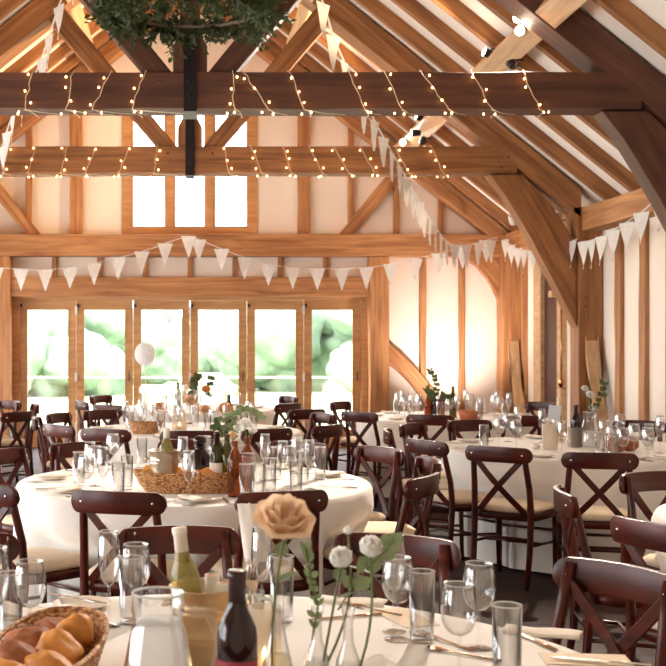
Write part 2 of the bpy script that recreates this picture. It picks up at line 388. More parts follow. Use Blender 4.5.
# gable window
def window(name, x0, x1, z0, z1, y, muls, fw=.085, mw=.07, mat='joinery', axis='x', depth=.1):
    def B(mb, a, b):   # along-axis a..b
        if axis == 'x': mb.bb((a[0], y+a[1], a[2]), (b[0], y+b[1], b[2]))
        else: mb.bb((y+a[1], a[0], a[2]), (y+b[1], b[0], b[2]))
    f = MB()
    B(f, (x0, 0, z0), (x0+fw, depth, z1)); B(f, (x1-fw, 0, z0), (x1, depth, z1))
    B(f, (x0+fw, 0, z0), (x1-fw, depth, z0+fw*.8)); B(f, (x0+fw, 0, z1-fw), (x1-fw, depth, z1))
    edges = [x0+fw]
    for m in muls: B(f, (m-mw/2, 0, z0+fw*.8), (m+mw/2, depth, z1-fw)); edges += [m-mw/2, m+mw/2]
    edges.append(x1-fw)
    w = f.build(name, M[mat], bevel=.006); w['kind'] = 'structure'
    for k in range(0, len(edges), 2):
        a, b = edges[k], edges[k+1]
        s = MB(); t = .03
        B(s, (a, .02, z0+fw*.8), (a+t, .07, z1-fw)); B(s, (b-t, .02, z0+fw*.8), (b, .07, z1-fw)); B(s, (a+t, .02, z1-fw-t), (b-t, .07, z1-fw)); B(s, (a+t, .02, z0+fw*.8), (b-t, .07, z0+fw*.8+t))
        so = s.build('sash', M[mat], w, .003)
        g = MB(); B(g, (a+t, .045, z0+fw*.8+t), (b-t, .055, z1-fw-t)); g.build('glass_pane', M['pane'], so)
    return w
window('window_1', -.965, .965, 3.02, 5.09, YB-.02, (-.285, .285), .13, .1)
# right wall : plaster with a doorway
DY0, DY1 = 13.95, 14.85
wr = MB()
wr.bb((XW, Y0, 0), (XW+.2, DY0, 3.0)); wr.bb((XW, DY1, 0), (XW+.2, YB, 3.0)); wr.bb((XW, DY0, 2.78), (XW+.2, DY1, 3.0))
wall_right = struct('wall_right', wr, M['plaster'])
K = wall_right
def plate(K, sg):
    beam('wall_plate', (sg*4.53, 9.5, 2.88), (sg*4.53, 12.7, 2.88), .25, .26, M['oak'], K)
    beam('wall_plate', (sg*4.53, 13.0, 2.88), (sg*4.53, 15.8, 2.88), .25, .26, M['oak'], K)
    beam('wall_plate', (sg*4.53, 2.0, 2.88), (sg*4.53, 9.2, 2.88), .25, .26, M['oak'], K)
plate(K, 1)
for y in (15.62, 13.2, 12.17, 11.51, 10.86, 10.2, 9.75, 8.6, 7.9, 7.2):
    beam('stud', (4.625, y, 0), (4.625, y, 2.75), .055, .15, M['oak'], K, up=(0, 1, 0))
beam('corner_post', (4.5, 15.93, 0), (4.5, 15.93, 3.0), .27, .3, M['oak'], K, up=(0, 1, 0))
for y0 in (12.68, 15.78):
    slab('foot_brace', [(y0, 1.52), (y0, 1.30), (y0-.30, .72), (y0-.56, .0), (y0-.44, 0), (y0-.20, .78)], 'yz', 4.44, 4.58, M['oak_light'], K, (-.5, -.8))
dr = MB(); dr.bb((XW-.03, DY0+.14, 0), (XW+.03, DY1-.12, 2.68))
d7 = dr.build('door_7', M['darkdoor'], bevel=.004); d7['kind'] = 'structure'
f = MB(); f.bb((XW-.08, DY0-.0, 0), (XW+.12, DY0+.135, 2.74)); f.bb((XW-.08, DY1-.115, 0), (XW+.12, DY1+.2, 2.74)); f.bb((XW-.08, DY0+.135, 2.685), (XW+.12, DY1-.115, 2.74))
struct('trim_3', f, M['oak_light'], bevel=.006)
hd = MB(); hd.tube([(XW-.1, DY0-.2, 1.02), (XW-.13, DY0-.2, 1.02), (XW-.13, DY0-.2, 1.9), (XW-.1, DY0-.2, 1.9)], .014)
hd.lathe([(.012, .94), (.03, .96), (.05, 1.0), (.028, 1.06), (.016, 1.14)], 14, (XW-.13, DY0-.2, 0)); hd.box((XW-.13, DY0-.2, .935), (.04, .22, .018))
o = hd.build('hanging_bar', M['bronze']); tag(o, 'tall slim metal bar with a bell foot hung beside the dark doorway', 'bar')
MB().bb((4.42, 13.82, 2.05), (4.64, 13.95, 2.13)).build('bracket', M['oak_light'], K, .006)
# left wall, unseen : glazed bays, nearest one added to brighten the foreground
wl = MB(); bays = [(.2, 2.7), (3.2, 5.7), (6.4, 8.9), (9.8, 12.4), (13.3, 15.5)]
prev = Y0
for a, b in bays:
    wl.bb((-XW-.2, prev, 0), (-XW, a, 3.0)); wl.bb((-XW-.2, a, 2.6), (-XW, b, 3.0)); wl.bb((-XW-.2, a, 0), (-XW, b, .15)); prev = b
wl.bb((-XW-.2, prev, 0), (-XW, YB, 3.0))
wall_left = struct('wall_left', wl, M['plaster'])
plate(wall_left, -1)
beam('corner_post', (-4.5, 15.93, 0), (-4.5, 15.93, 3.0), .27, .3, M['oak'], wall_left, up=(0, 1, 0))
for i, (a, b) in enumerate(bays):
    window('window_%d' % (i+2), a, b, .15, 2.6, -XW-.12, (a+(b-a)/3, a+2*(b-a)/3), .08, .08, axis='y')
# rear wall (behind the camera) with a glazed opening
wf = MB(); wf.bb((-XW-.2, Y0-.2, 0), (XW+.2, Y0, 3))
wf.poly([(-XW-.2, Y0-.2, 3), (XW+.2, Y0-.2, 3), (XW+.2, Y0-.2, roof(XW+.2, ct)), (0, Y0-.2, roof(0, ct)), (-XW-.2, Y0-.2, roof(XW+.2, ct))], (0, 1, 0), .2)
struct('wall_front', wf, M['plaster'])
# ceiling slopes
ce = MB()
for sg in (-1, 1):
    P = [(0, 6.6+.18), (sg*(XW+.2), roof(XW+.2, .18)), (sg*(XW+.2), roof(XW+.2, .34)), (0, 6.6+.34)]
    ce.poly([(x, Y0-.2, z) for x, z in P], (0, 1, 0), YB+.42-Y0)
ceiling = struct('ceiling', ce, M['ceil'])
nr = 0
for k in range(-11, 10):
    y = 9.35+.7*k
    if y > 15.9 or abs(y-9.35) < .1 or abs(y-12.85) < .1: continue
    for sg in (-1, 1):
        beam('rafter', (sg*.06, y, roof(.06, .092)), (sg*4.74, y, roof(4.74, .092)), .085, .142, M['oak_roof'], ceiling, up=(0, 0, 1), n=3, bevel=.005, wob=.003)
beam('ridge_beam', (0, 1.5, 6.5), (0, YB, 6.5), .12, .3, M['oak'], ceiling)
for sg in (-1, 1):
    up = (-sg*SL, 0, -1)
    for a, b in ((1.5, 9.22), (9.48, 12.72), (12.98, YB)):
        # section sits under the rafters
        x = 2.94; beam('purlin', (sg*x, a, roof(x, -.07)), (sg*x, b, roof(x, -.07)), .215, .16, M['oak_light'], ceiling, up=(sg*SL, 0, 1))
        x = 1.36; beam('purlin', (sg*x, a, roof(x, -.10)), (sg*x, b, roof(x, -.10)), .15, .14, M['oak_light'], ceiling, up=(sg*SL, 0, 1))

# ------------------------------------------------------------------ trusses
def truss(y0, y1, wood_m, label):
    T = empty('roof_truss', (0, 0, 0), label=label, cat='truss', group='oak roof trusses')
    yc = (y0+y1)/2; d = y1-y0
    beam('collar_beam', (-3.68, yc, 3.55), (3.68, yc, 3.55), d, .30, wood_m, T)
    for sg in (-1, 1):
        a = [(sg*.0, roof(0, -.02)), (sg*4.55, roof(4.55, -.02)), (sg*4.55, 2.66 if 0 else roof(4.55, -.34)), (0, roof(0, -.34))]
        slab('principal_rafter', [(sg*.145, roof(.145, .15)), (sg*4.4, roof(4.4, .15)), (sg*4.4, roof(4.4, -.19)), (sg*.145, roof(.145, -.19))], 'xz', y0, y1, wood_m, T, (sg*.78, -.62))
        X1 = 1.36
        slab('strut', [(sg*.145, 3.705), (sg*.37, 3.705), (sg*1.60, 5.13), (sg*1.42, 5.27)], 'xz', y0+.05, y1-.05, wood_m, T, (sg*.65, .76))
        slab('arched_brace', [(sg*3.37, 3.39), (sg*3.54, 3.17), (sg*3.69, 2.93), (sg*3.85, 2.66), (sg*3.99, 2.39), (sg*4.15, 2.09), (sg*4.28, 1.83), (sg*4.365, 1.66), (sg*4.365, 2.6), (sg*4.2, 2.86), (sg*4.08, 3.04), (sg*3.92, 3.21), (sg*3.76, 3.39)], 'xz', y0+.04, y1-.04, wood_m, T, (sg*.5, -.86))
        slab('post', [(sg*4.37, 0), (sg*4.64, 0), (sg*4.64, 3.02), (sg*4.30, 3.02), (sg*4.37, 2.6)], 'xz', y0, y1, wood_m, T, (0, 1))
        for px, pz in ((3.5, 3.46), (3.58, 3.58), (.25, 3.62), (4.45, 1.9), (4.45, 2.0)):
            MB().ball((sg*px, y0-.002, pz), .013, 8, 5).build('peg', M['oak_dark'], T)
    slab('king_post', [(-.14, 3.7), (-.14, 3.92), (-.085, 4.02), (-.085, 6.4), (.085, 6.4), (.085, 4.02), (.14, 3.92), (.14, 3.7)], 'xz', y0+.03, y1-.03, wood_m, T, (0, 1))
    st = MB(); st.bb((-.053, y0-.02, 3.38), (.053, y0-.004, 4.0)); st.bb((-.053, y0-.02, 3.375), (.053, y1+.02, 3.392)); st.bb((-.053, y1+.004, 3.38), (.053, y1+.02, 4.0))
    st.build('iron_strap', M['black'], T, .004)
    for z in (3.5, 3.62, 3.85): MB().ball((0, y0-.02, z), .016, 8, 5).build('bolt', M['black'], T)
    return T
truss(9.2, 9.5, M['oak_dark'], 'nearest shaded oak roof truss with a hanging greenery ring before its king post')
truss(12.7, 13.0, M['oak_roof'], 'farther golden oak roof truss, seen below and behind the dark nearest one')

# ------------------------------------------------------------------ outdoors
struct('lawn', MB().bb((-60, YB+3.2, -.35), (60, 90, -.05)), M['lawn'])
struct('terrace', MB().bb((-9, YB+.25, -.3), (9, YB+3.2, -.03)), M['terrace'])
bal = empty('balustrade', (0, YB+2.6, 0), label='low glass balustrade on the terrace outside the folding doors', cat='balustrade')
MB().bb((-5, -.01, .08), (5, .01, .9)).build('glass_panel', M['pane'], bal)
MB().bb((-5, -.025, .9), (5, .025, .93)).build('rail', M['whitemetal'], bal)
for x in (-5, -3, -1, 1, 3, 5): MB().bb((x-.02, -.02, -.03), (x+.02, .02, .9)).build('post', M['whitemetal'], bal)
def tree(x, y, h, w, sd, lab):
    rnd = random.Random(sd)
    t = empty('tree', (x, y, -.05), label=lab, cat='tree', group='trees beyond the terrace')
    c = MB()
    for k in range(26):
        a = rnd.uniform(0, 6.28); r = rnd.uniform(0, w*.5); z = rnd.uniform(.18, .9)
        rr = rnd.uniform(.16, .3)*w*(1.15-abs(z-.45))
        c.ball((r*math.cos(a), r*math.sin(a)*.7, z*h), rr, 18, 12, (1, 1, .85), .16, k+sd)
    c.build('crown', M['hedge'], t)
    MB().tube([(0, 0, 0), (.05, 0, h*.5)], [.12*w*.5, .05*w*.5]).build('trunk', M['bark'], t)
tl = [(-7.6, 37, 4.0, 5.2, 'round pale green tree seen through the leftmost glass door'),
      (-4.4, 33, 2.9, 4.2, 'low bushy tree seen through the second glass door from the left'),
      (-1.7, 42, 2.9, 3.2, 'pale tree behind the white balloon beyond the third door'),
      (3.4, 36, 3.3, 4.2, 'leafy tree seen through the fifth glass door'),
      (6.4, 33, 3.9, 4.6, 'tall leafy tree seen through the rightmost glass door'),
      (.9, 60, 3.0, 5.5, 'distant faint tree beyond the fourth glass door'),
      (-12.5, 55, 5.5, 9, 'wide distant tree at the far left horizon'),
      (10.5, 55, 6.5, 9, 'wide distant tree at the far right horizon')]
for i, (x, y, h, w, l) in enumerate(tl): tree(x, y, h, w, 10+i*31, l)
# ------------------------------------------------------------------ chairs
def make_chair():
    t = empty('cross_back_chair')
    W = M['chair']
    # crest rail : bowed board with round ends
    n = 26; vs = []; fs = []
    for i in range(n+1):
        u = math.sin((i/n-.5)*PI); u = math.copysign(abs(u)**.85, u); x = .213*u
        y = -.262-.045*(1-u*u)
        e = max(0, abs(x)-.172)/.041; hh = .048*math.sqrt(max(.01, 1-min(1, e)**2)); zc = .812+.005*(1-u*u)
        for yy, zz in ((y-.011, zc-hh), (y+.011, zc-hh), (y+.011-.004, zc+hh), (y-.011-.004, zc+hh)): vs.append((x, yy, zz))
    for i in range(n):
        for k in range(4): fs.append((i*4+k, (i+1)*4+k, (i+1)*4+(k+1) % 4, i*4+(k+1) % 4))
    fs += [(0, 1, 2, 3), (n*4+3, n*4+2, n*4+1, n*4)]
    o = MB().add(vs, fs, True).build('crest_rail', W, t, .004)
    for sx in (-1, 1):
        MB().tube([(sx*.172, -.25, 0), (sx*.178, -.215, .22), (sx*.180, -.2, .44), (sx*.176, -.212, .6), (sx*.166, -.245, .74), (sx*.160, -.268, .85)],
                  [.016, .018, .020, .019, .0185, .016], 8).build('leg', W, t)
        MB().tube([(sx*.19, .185, .43), (sx*.188, .19, .25), (sx*.185, .195, 0)], [.019, .017, .013], 8).build('leg', W, t)
        r = MB(); r.ball((sx*.16, -.295, .815), .0075, 8, 5, (1, .7, 1)); r.build('rivet', M['silver'], o)
        MB().ball((sx*.16, -.250, .815), .0075, 8, 5, (1, .7, 1)).build('rivet', M['silver'], o)
        # cross slat
        pts = []
        for i in range(9):
            q = i/8; x = sx*(.15-.30*q); z = .79-.335*q; y = -.262+.055*q-.03*math.sin(PI*q)+sx*.005
            pts.append((x, y, z))
        MB().tube(pts, .025, 4, .36, up=(0, 1, 0)).build('cross_slat', W, t, .002)
        MB().tube([(sx*.177, -.205, .26), (sx*.187, .185, .24)], .009, 6).build('stretcher', W, t)
    MB().tube([(-.188, .19, .31), (.188, .19, .31)], .009, 6).build('stretcher', W, t)
    MB().tube([(-.178, -.21, .3), (.178, -.21, .3)], .009, 6).build('stretcher', W, t)
    MB().tube([(-.184, -.02, .25), (.184, -.02, .25)], .009, 6).build('stretcher', W, t)
    def outline(s, z, ins=0):
        P = []
        for k in range(28):
            a = 2*PI*k/28; c, q = math.cos(a), math.sin(a)
            x = .21*math.copysign(abs(c)**.45, c); y = .2*math.copysign(abs(q)**.45, q)
            x *= 1+.05*(y/.2)
            P.append((x*s, y*s, z))
        return P
    def stack(mb, L):
        vs = []; fs = []
        for s, z in L: vs += outline(s, z)
        for j in range(len(L)-1):
            for k in range(28): fs.append((j*28+k, j*28+(k+1) % 28, (j+1)*28+(k+1) % 28, (j+1)*28+k))
        fs.append(tuple(reversed(range(28)))); fs.append(tuple((len(L)-1)*28+k for k in range(28)))
        return mb.add(vs, fs, True)
    stack(MB(), [(.97, .405), (1.0, .41), (1.0, .445), (.97, .45)]).build('seat_frame', W, t)
    stack(MB(), [(.93, .451), (.985, .462), (.98, .478), (.9, .492), (.6, .5), (.2, .502)]).build('seat_cushion', M['cushion'], t)
    return t
R_T = .95
TABLES = {
 'A': (.05, 2.43, 'the foreground table', 'foreground table'),
 'B': (.02, 6.08, 'the middle table', 'middle table'),
 'C': (2.73, 8.0, 'the right-hand table', ''),
 'D': (0.0, 9.6, 'the centre table', ''),
 'E': (2.62, 11.3, 'the back right table', 'back right table'),
 'F': (-2.85, 11.3, 'the back left table', 'back left table'),
 'J': (0.0, 12.75, 'the far table', ''),
 'H': (2.93, 4.65, 'the right-edge table', ''),
}
# crest centre pixel, top pixel row, table, description
CH = [
 (621, 567, 'A', 'glossy cross-back chair in the right foreground, its crest rail catching a pale highlight'),
 (397, 537, 'A', 'cross-back chair across the foreground table, behind the white rose buds and clustered glasses'),
 (178, 528, 'A', 'cross-back chair across the foreground table, behind the white-capped wine bottle'),
 (-44, 538, 'A', 'cross-back chair at the far left of the foreground table, only one rounded crest end showing'),
 (122, 490, 'B', 'cross-back chair with its back to the camera, near left of the middle table'),
 (282, 491, 'B', 'cross-back chair behind the peach rose, its back to the camera at the middle table'),
 (-14, 483, 'B', 'cross-back chair cut by the left edge with a cream seat showing beside the white cloth'),
 (12, 449, 'B', 'cross-back chair at the far left side of the middle table, by the left picture edge'),
 (75, 444, 'B', 'reddish chair across the middle table, far left, behind the left glasses'),
 (190, 440, 'B', 'chair straight across the middle table, behind the dark round-stoppered decanter'),
 (308, 443, 'B', 'chair across the middle table, far right, half hidden by the right glasses'),
 (373, 447, 'B', 'chair right of the middle table whose bright crest rail faces the camera'),
 (423, 459, 'B', 'chair seen edge-on just right of the middle table, behind a darker chair back'),
 (412, 475, 'B', 'dark chair turned sideways at the near right of the middle table'),
 (497, 447, 'C', 'cross-back chair with cream seat, back to the camera, near left of the right-hand table'),
 (600, 453, 'C', 'cross-back chair with its back to the camera at the near middle of the right-hand table'),
 (424, 440, 'C', 'dark cross-back chair at the left side of the right-hand table, turned to the right'),
 (388, 430, 'C', 'chair seen edge-on at the outer left of the right-hand table'),
 (413, 424, 'C', 'chair with sunlit reddish crest at the far left of the right-hand table'),
 (473, 421, 'C', 'chair across the right-hand table in front of the wooden planter bowl'),
 (640, 421, 'C', 'chair across the right-hand table at its far right, by the white wall strips'),
 (430, 415, 'E', 'broad-backed chair before the back right table, below the amber bottles'),
 (524, 416, 'E', 'chair before the back right table, behind the blue-white card on the right-hand table'),
 (358, 412, 'E', 'cross-back chair at the near left of the back right table, beside the oak door post'),
 (346, 402, 'E', 'chair with reddish crest in front of the rightmost glass door'),
 (527, 403, 'E', 'reddish chair far right of the back right table, by the corner post'),
 (330, 425, 'D', 'dark chair at the right side of the centre table behind the middle one'),
 (308, 414, 'D', 'orange-brown lit chair just right of the centre table, in front of the door stiles'),
 (102, 429, 'D', 'chair with dark crest at the near left of the centre table, above the left glasses'),
 (189, 431, 'D', 'chair at the near middle of the centre table, its crest just above the bottles'),
 (268, 429, 'D', 'chair at the near right of the centre table, behind the white-flowered eucalyptus'),
 (58, 425, 'D', 'dark chair at the left side of the centre table, above the white plates'),
 (74, 414, 'D', 'orange-brown lit chair at the outer left of the centre table, by the second door stile'),
 (50, 417, 'D', 'chair with small lit crest seen edge-on at the far left of the centre table'),
 (113, 412, 'D', 'reddish chair at the far left side of the centre table, inside a darker chair back'),
 (16, 412, 'F', 'large dark cross-back chair at the left picture edge before the back left table'),
 (36, 404, 'F', 'chair right of the back left table, standing in front of the leftmost glass door'),
 (10, 401, 'F', 'chair with a lit crest across the back left table, by the left door post'),
 (-34, 414, 'F', 'dark chair cut by the left picture edge, before the back left table'),
 (109, 405, 'J', 'cross-back chair near left of the far table, before the second glass door'),
 (88, 401, 'J', 'thin edge-on chair at the outer left of the far table'),
 (110, 396, 'J', 'small pale-brown chair across the far table on its left'),
 (283, 404, 'J', 'cross-back chair near right of the far table, before the fifth glass door'),
 (262, 397, 'J', 'small pale-brown chair across the far table on its right'),
 (321, 409, 'J', 'edge-on chair at the outer right of the far table'),
 (637, 474, 'H', 'dark chair right of the centre foreground with rounded crest end, beside the right picture edge'),
 (563, 490, 'H', 'dark chair seen edge-on between the right-hand table and the picture edge'),
 (655, 523, 'H', 'chair with cream seat nearest the camera at the table cut off by the right edge'),
]
proto = make_chair(); first = True; pushes = {k: [] for k in TABLES}
POL = []
for px, py, tk, lab in CH:
    s = (py-HZ)/(EYE-.86); X = (px-CX)/s; Y = F/s; cx, cy = TABLES[tk][:2]
    POL.append([math.atan2(Y-cy, X-cx), max(math.hypot(X-cx, Y-cy), 1.30), tk])
for it in range(60):
    for i in range(len(POL)):
        for j in range(i):
            if POL[i][2] != POL[j][2]: continue
            d = (POL[i][0]-POL[j][0]+PI) % (2*PI)-PI; need = .46/(.5*(POL[i][1]+POL[j][1])-.29)
            if abs(d) < need:
                e = (need-abs(d))/2*(1 if d > 0 else -1); POL[i][0] += e; POL[j][0] -= e
for (px, py, tk, lab), (an, Dn, _) in zip(CH, POL):
    cx, cy = TABLES[tk][:2]; dx, dy = -math.cos(an), -math.sin(an)
    if px == 637: Dn = 1.12
    X = cx-dx*Dn; Y = cy-dy*Dn
    o = proto if first else copy_tree(proto); first = False
    o.location = (X+dx*.285, Y+dy*.285, 0); o.rotation_euler = (0, 0, math.atan2(-dx, dy)+(-.35 if px == 637 else 0))
    tag(o, lab, 'chair', 'cross-back chairs around the tables')
    pushes[tk].append((an, Dn-.285-.215))
# ------------------------------------------------------------------ tables + cloths
def ease(a, b, x):
    t = max(0, min(1, (x-a)/(b-a))); return t*t*(3-2*t)
def cloth(key, seed):
    cx, cy = TABLES[key][:2]; rnd = random.Random(seed)
    n = 180; rows = [('f', r) for r in (.001, .3, .6, .8, .9)] + [('h', z) for z in (.75, .747, .74, .72, .68, .62, .56, .5, .44, .38, .3, .2, .1, .02)]
    ph = [rnd.uniform(0, 6.28) for _ in range(6)]
    vs = []; fs = []
    for kind, q in rows:
        for k in range(n):
            a = 2*PI*k/n
            if kind == 'f': r = q; z = .75
            else:
                z = q; t = (.75-z)/.75
                r = R_T-.012+.012*min(1, t*40)
                amp = .006+.045*t**.8
                w = math.sin(9*a+ph[0]+.6*math.sin(3*a+ph[3]))+.55*math.sin(16*a+ph[1]+.5*math.sin(4*a))+.3*math.sin(29*a+ph[2])
                r += amp*(w*.55)*min(1, t*12)+.01*t
                lim = 9
                for pa, pr in pushes[key]:
                    d = abs((a-pa+PI) % (2*PI)-PI)
                    c = 1-ease(.20, .36, d)
                    if c > 0:
                        hh = 1-ease(.48, .62, z)
                        tgt = (pr/max(.93, math.cos(min(d, .3))))-.03
                        if tgt < r: r = r+(tgt-r)*c*hh
            vs.append((r*math.cos(a), r*math.sin(a), z))
    m = len(rows)
    for j in range(m-1):
        for k in range(n): fs.append((j*n+k, (j+1)*n+k, (j+1)*n+(k+1) % n, j*n+(k+1) % n))
    fs.append(tuple(range(n)))
    o = MB().add(vs, fs, True).build('tablecloth', M['cloth'])
    o.location = (cx, cy, 0)
    return o
CL = {'A': 'cream tablecloth in the foreground under the bread basket and wine bottles',
 'B': 'white floor-length tablecloth on the middle table with bluish folds on its left',
 'C': 'white floor-length tablecloth on the right-hand table, behind two chair backs',
 'D': 'white tablecloth of the centre table, a strip seen behind the middle table',
 'E': 'white tablecloth of the back right table in front of the pinkish wall',
 'F': 'white tablecloth of the back left table, seen through a chair back',
 'J': 'white tablecloth of the far table under the balloon, by the glass doors',
 'H': 'white tablecloth just peeking in at the right picture edge behind a chair crest'}
for i, k in enumerate(TABLES):
    o = cloth(k, 40+i); tag(o, CL[k], 'tablecloth', 'floor-length white tablecloths')
    cx, cy = TABLES[k][:2]
    t = empty('round_table', (cx, cy, 0), label='round banquet table hidden under the cloth of '+TABLES[k][2], cat='table', group='round banquet tables')
    MB().lathe([(R_T-.03, .70), (R_T-.02, .705), (R_T-.02, .735), (R_T-.03, .74)], 40).build('tabletop', M['oak_light'], t)
    MB().lathe([(.05, .03), (.05, .7)], 12).build('pedestal', M['black'], t)
    MB().lathe([(.3, 0), (.3, .02), (.06, .05)], 20).build('base', M['black'], t)

# ------------------------------------------------------------------ tableware prototypes
TOP = .7505
ITEMS = []   # (object, description, table, plural)
def reg(o, desc, tk, cat, plural, name=None):
    ITEMS.append((o, desc, tk, cat, plural)); return o
def thin(prof, t=.0012):
    rt, zt = prof[-1]; prof = prof+[(rt+.0007, zt+.0006)]
    inner = [(max(r-t, .0005), z+ (t if i == 0 else 0)) for i, (r, z) in enumerate(prof)]
    return prof+inner[::-1]
WINE = [(.004, .092), (.016, .095), (.030, .107), (.0385, .128), (.0405, .148), (.038, .172), (.0345, .195), (.0325, .208)]
FLUTE = [(.004, .105), (.012, .110), (.022, .130), (.0285, .155), (.030, .175), (.0285, .205), (.0255, .235), (.0245, .250)]
def glass_proto(name, bowl, foot, zb, parts=True, n=24):
    stem = [(.0065, .004), (.0045, .012), (.0038, .03), (.0036, zb-.02), (.0045, zb-.004), (.0045, zb)]
    ft = [(foot, 0), (foot, .0015), (foot*.5, .0032), (.0065, .0055)]
    if parts:
        t = empty(name)
        MB().lathe(thin(bowl), n, cap=False).build('bowl', M['glass'], t)
        MB().lathe(stem, 10).build('stem', M['glass'], t)
        rr, rz_ = bowl[-1]; MB().lathe([(rr-.0014, rz_), (rr, rz_+.0012), (rr+.0012, rz_), (rr, rz_-.0012), (rr-.0014, rz_)], n, cap=False).build('rim', M['rim'], t)
        MB().lathe(ft, n).build('foot', M['glass'], t)
        return t
    m = MB().lathe(thin(bowl), 14, cap=False).lathe(stem, 6).lathe(ft, 14)
    return m.build(name, M['glass'], fix=False)
def tumbler(name, r0=.029, r1=.032, h=.176, n=24, parts=True):
    prof = [(r0, .0), (r0+.001, .01), (r1, h), (r1-.0015, h), (r0-.0012, .016), (.001, .014)]
    if n < 20: return MB().lathe(prof, n).build(name, M['glass'])
    t = empty(name); MB().lathe(prof, n).build('glass_body', M['glass'], t)
    MB().lathe([(r1-.002, h), (r1-.0005, h+.0016), (r1+.0012, h), (r1-.0005, h-.0014), (r1-.002, h)], n, cap=False).build('rim', M['rim'], t)
    return t
P_ = {}
P_['wine'] = glass_proto('wine_glass', WINE, .034, .092)
P_['flute'] = glass_proto('champagne_flute', FLUTE, .032, .105)
P_['high'] = tumbler('highball_glass')
P_['wine_s'] = glass_proto('wine_glass', WINE, .034, .092, False)
P_['flute_s'] = glass_proto('champagne_flute', FLUTE, .032, .105, False)
P_['high_s'] = tumbler('highball_glass', n=14)
DESC = {'wine': ('clear stemmed wine glass', 'wine glass', 'wine glasses'), 'flute': ('tall slender champagne flute', 'flute', 'champagne flutes'), 'high': ('straight clear highball glass', 'tumbler', 'highball glasses')}
FAR = 'DEFJ'
BUSY = []      # placed footprints (x,y,r)
def free(x, y, r):
    return all(math.hypot(x-a, y-b) > r+c for a, b, c in BUSY)
USED = set()
def inst(key):
    p = P_[key]
    if key not in USED: USED.add(key); return p
    return copy_tree(p)
def put(kind, x, y, tk, force=False, desc=None):
    r = .031 if force is False and tk in 'BC' else .036
    cx, cy = TABLES[tk][:2]; dd = math.hypot(x-cx, y-cy)
    if dd > .89: x = cx+(x-cx)*.89/dd; y = cy+(y-cy)*.89/dd
    if not force and not free(x, y, r): return None
    BUSY.append((x, y, r))
    o = inst(kind+('_s' if tk in FAR else '')); o.location = (x, y, TOP); o.rotation_euler = (0, 0, (x*37+y*91) % 6.28)
    d, c, pl = DESC[kind]; reg(o, desc or d, tk, c, pl); return o
def put_px(kind, px, ptop, tk, **k):
    h = {'wine': .208, 'flute': .25, 'high': .176}[kind]+TOP
    p = at_h(px, ptop, h); return put(kind, p.x, p.y, tk, **k)
# cutlery, along +Y, lying at z
def knife_mb():
    m = MB()
    m.tube([(0, -.11, .004), (0, -.06, .004), (0, -.02, .004)], [.006, .0065, .004], 6, .55, up=(0, 0, 1))
    m.poly([(-.004, -.02, .003), (.008, -.01, .003), (.0095, .06, .003), (.006, .095, .003), (-.003, .11, .003), (-.005, .06, .003)], (0, 0, 1), .0016)
    return m
def fork_mb():
    m = MB()
    m.tube([(0, -.10, .004), (0, -.05, .003), (0, 0, .004), (0, .03, .006)], [.006, .0045, .003, .004], 6, .5, up=(0, 0, 1))
    m.poly([(-.004, .025, .005), (.004, .025, .005), (.012, .045, .004), (.012, .055, .004), (-.012, .055, .004), (-.012, .045, .004)], (0, 0, 1), .002)
    for k in range(4):
        x = -.0105+.007*k
        m.tube([(x, .054, .005), (x, .075, .003), (x, .098, .007)], [.0018, .0017, .0012], 5)
    return m
def spoon_mb():
    m = MB(); m.tube([(0, -.10, .004), (0, -.05, .003), (0, .03, .004), (0, .045, .005)], [.006, .0045, .003, .006], 6, .5, up=(0, 0, 1))
    m.lathe([(.001, .0), (.012, .0015), (.018, .006), (.0175, .0065), (.011, .003), (.001, .0018)], 16, (0, .068, .0), .85, 1.4)
    return m
P_['knife'] = knife_mb().build('knife', M['silver']); P_['fork'] = fork_mb().build('fork', M['silver']); P_['spoon'] = spoon_mb().build('spoon', M['silver'])
P_['plate'] = MB().lathe([(.045, 0), (.05, .001), (.082, .012), (.084, .014), (.08, .0145), (.05, .0045), (.001, .004)], 36).build('side_plate', M['plate'])
def napkin_mb(L=.19, W=.085, t=.010):
    m = MB(); nx, ny = 5, 9; vs = []; fs = []
    for top in (0, 1):
        for j in range(ny+1):
            for i in range(nx+1):
                x = (i/nx-.5)*W; y = (j/ny-.5)*L
                z = (t*(.75+.25*math.sin(i*1.3+j*.8)) if top else 0)
                if top and i in (0, nx): z *= .55
                vs.append((x+.004*math.sin(j*.9), y+.003*math.sin(i), z))
    o = (nx+1)*(ny+1)
    for j in range(ny):
        for i in range(nx):
            a = j*(nx+1)+i; fs.append((a, a+nx+1, a+nx+2, a+1)); fs.append((a+o, a+1+o, a+nx+2+o, a+nx+1+o))
    for j in range(ny):
        a = j*(nx+1); fs.append((a, a+o, a+nx+1+o, a+nx+1)); a += nx; fs.append((a, a+nx+1, a+nx+1+o, a+o))
    for i in range(nx):
        a = i; fs.append((a, a+1, a+1+o, a+o)); a = ny*(nx+1)+i; fs.append((a, a+o, a+1+o, a+1))
    return m.add(vs, fs, True)
P_['napkin'] = napkin_mb().build('napkin', M['napkin'])
FD = {'knife': ('steel table knife', 'knife', 'knives'), 'fork': ('steel dinner fork', 'fork', 'forks'), 'spoon': ('steel dessert spoon', 'spoon', 'spoons'), 'plate': ('white china side plate', 'plate', 'side plates'), 'napkin': ('folded white linen napkin', 'napkin', 'folded napkins'), 'card': ('kraft menu card', 'card', 'menu cards')}
P_['card'] = MB().box((0, 0, .001), (.1, .2, .002)).build('menu_card', M['card'])
def lay(kind, x, y, rz, tk, z=TOP, desc=None, tilt=0, mat=None):
    o = inst(kind); o.location = (x, y, z); o.rotation_euler = (tilt, 0, rz); d, c, p = FD[kind]
    if mat:
        o.data = o.data.copy(); o.data.materials[0] = mat
    reg(o, desc or d, tk, c, p); return o
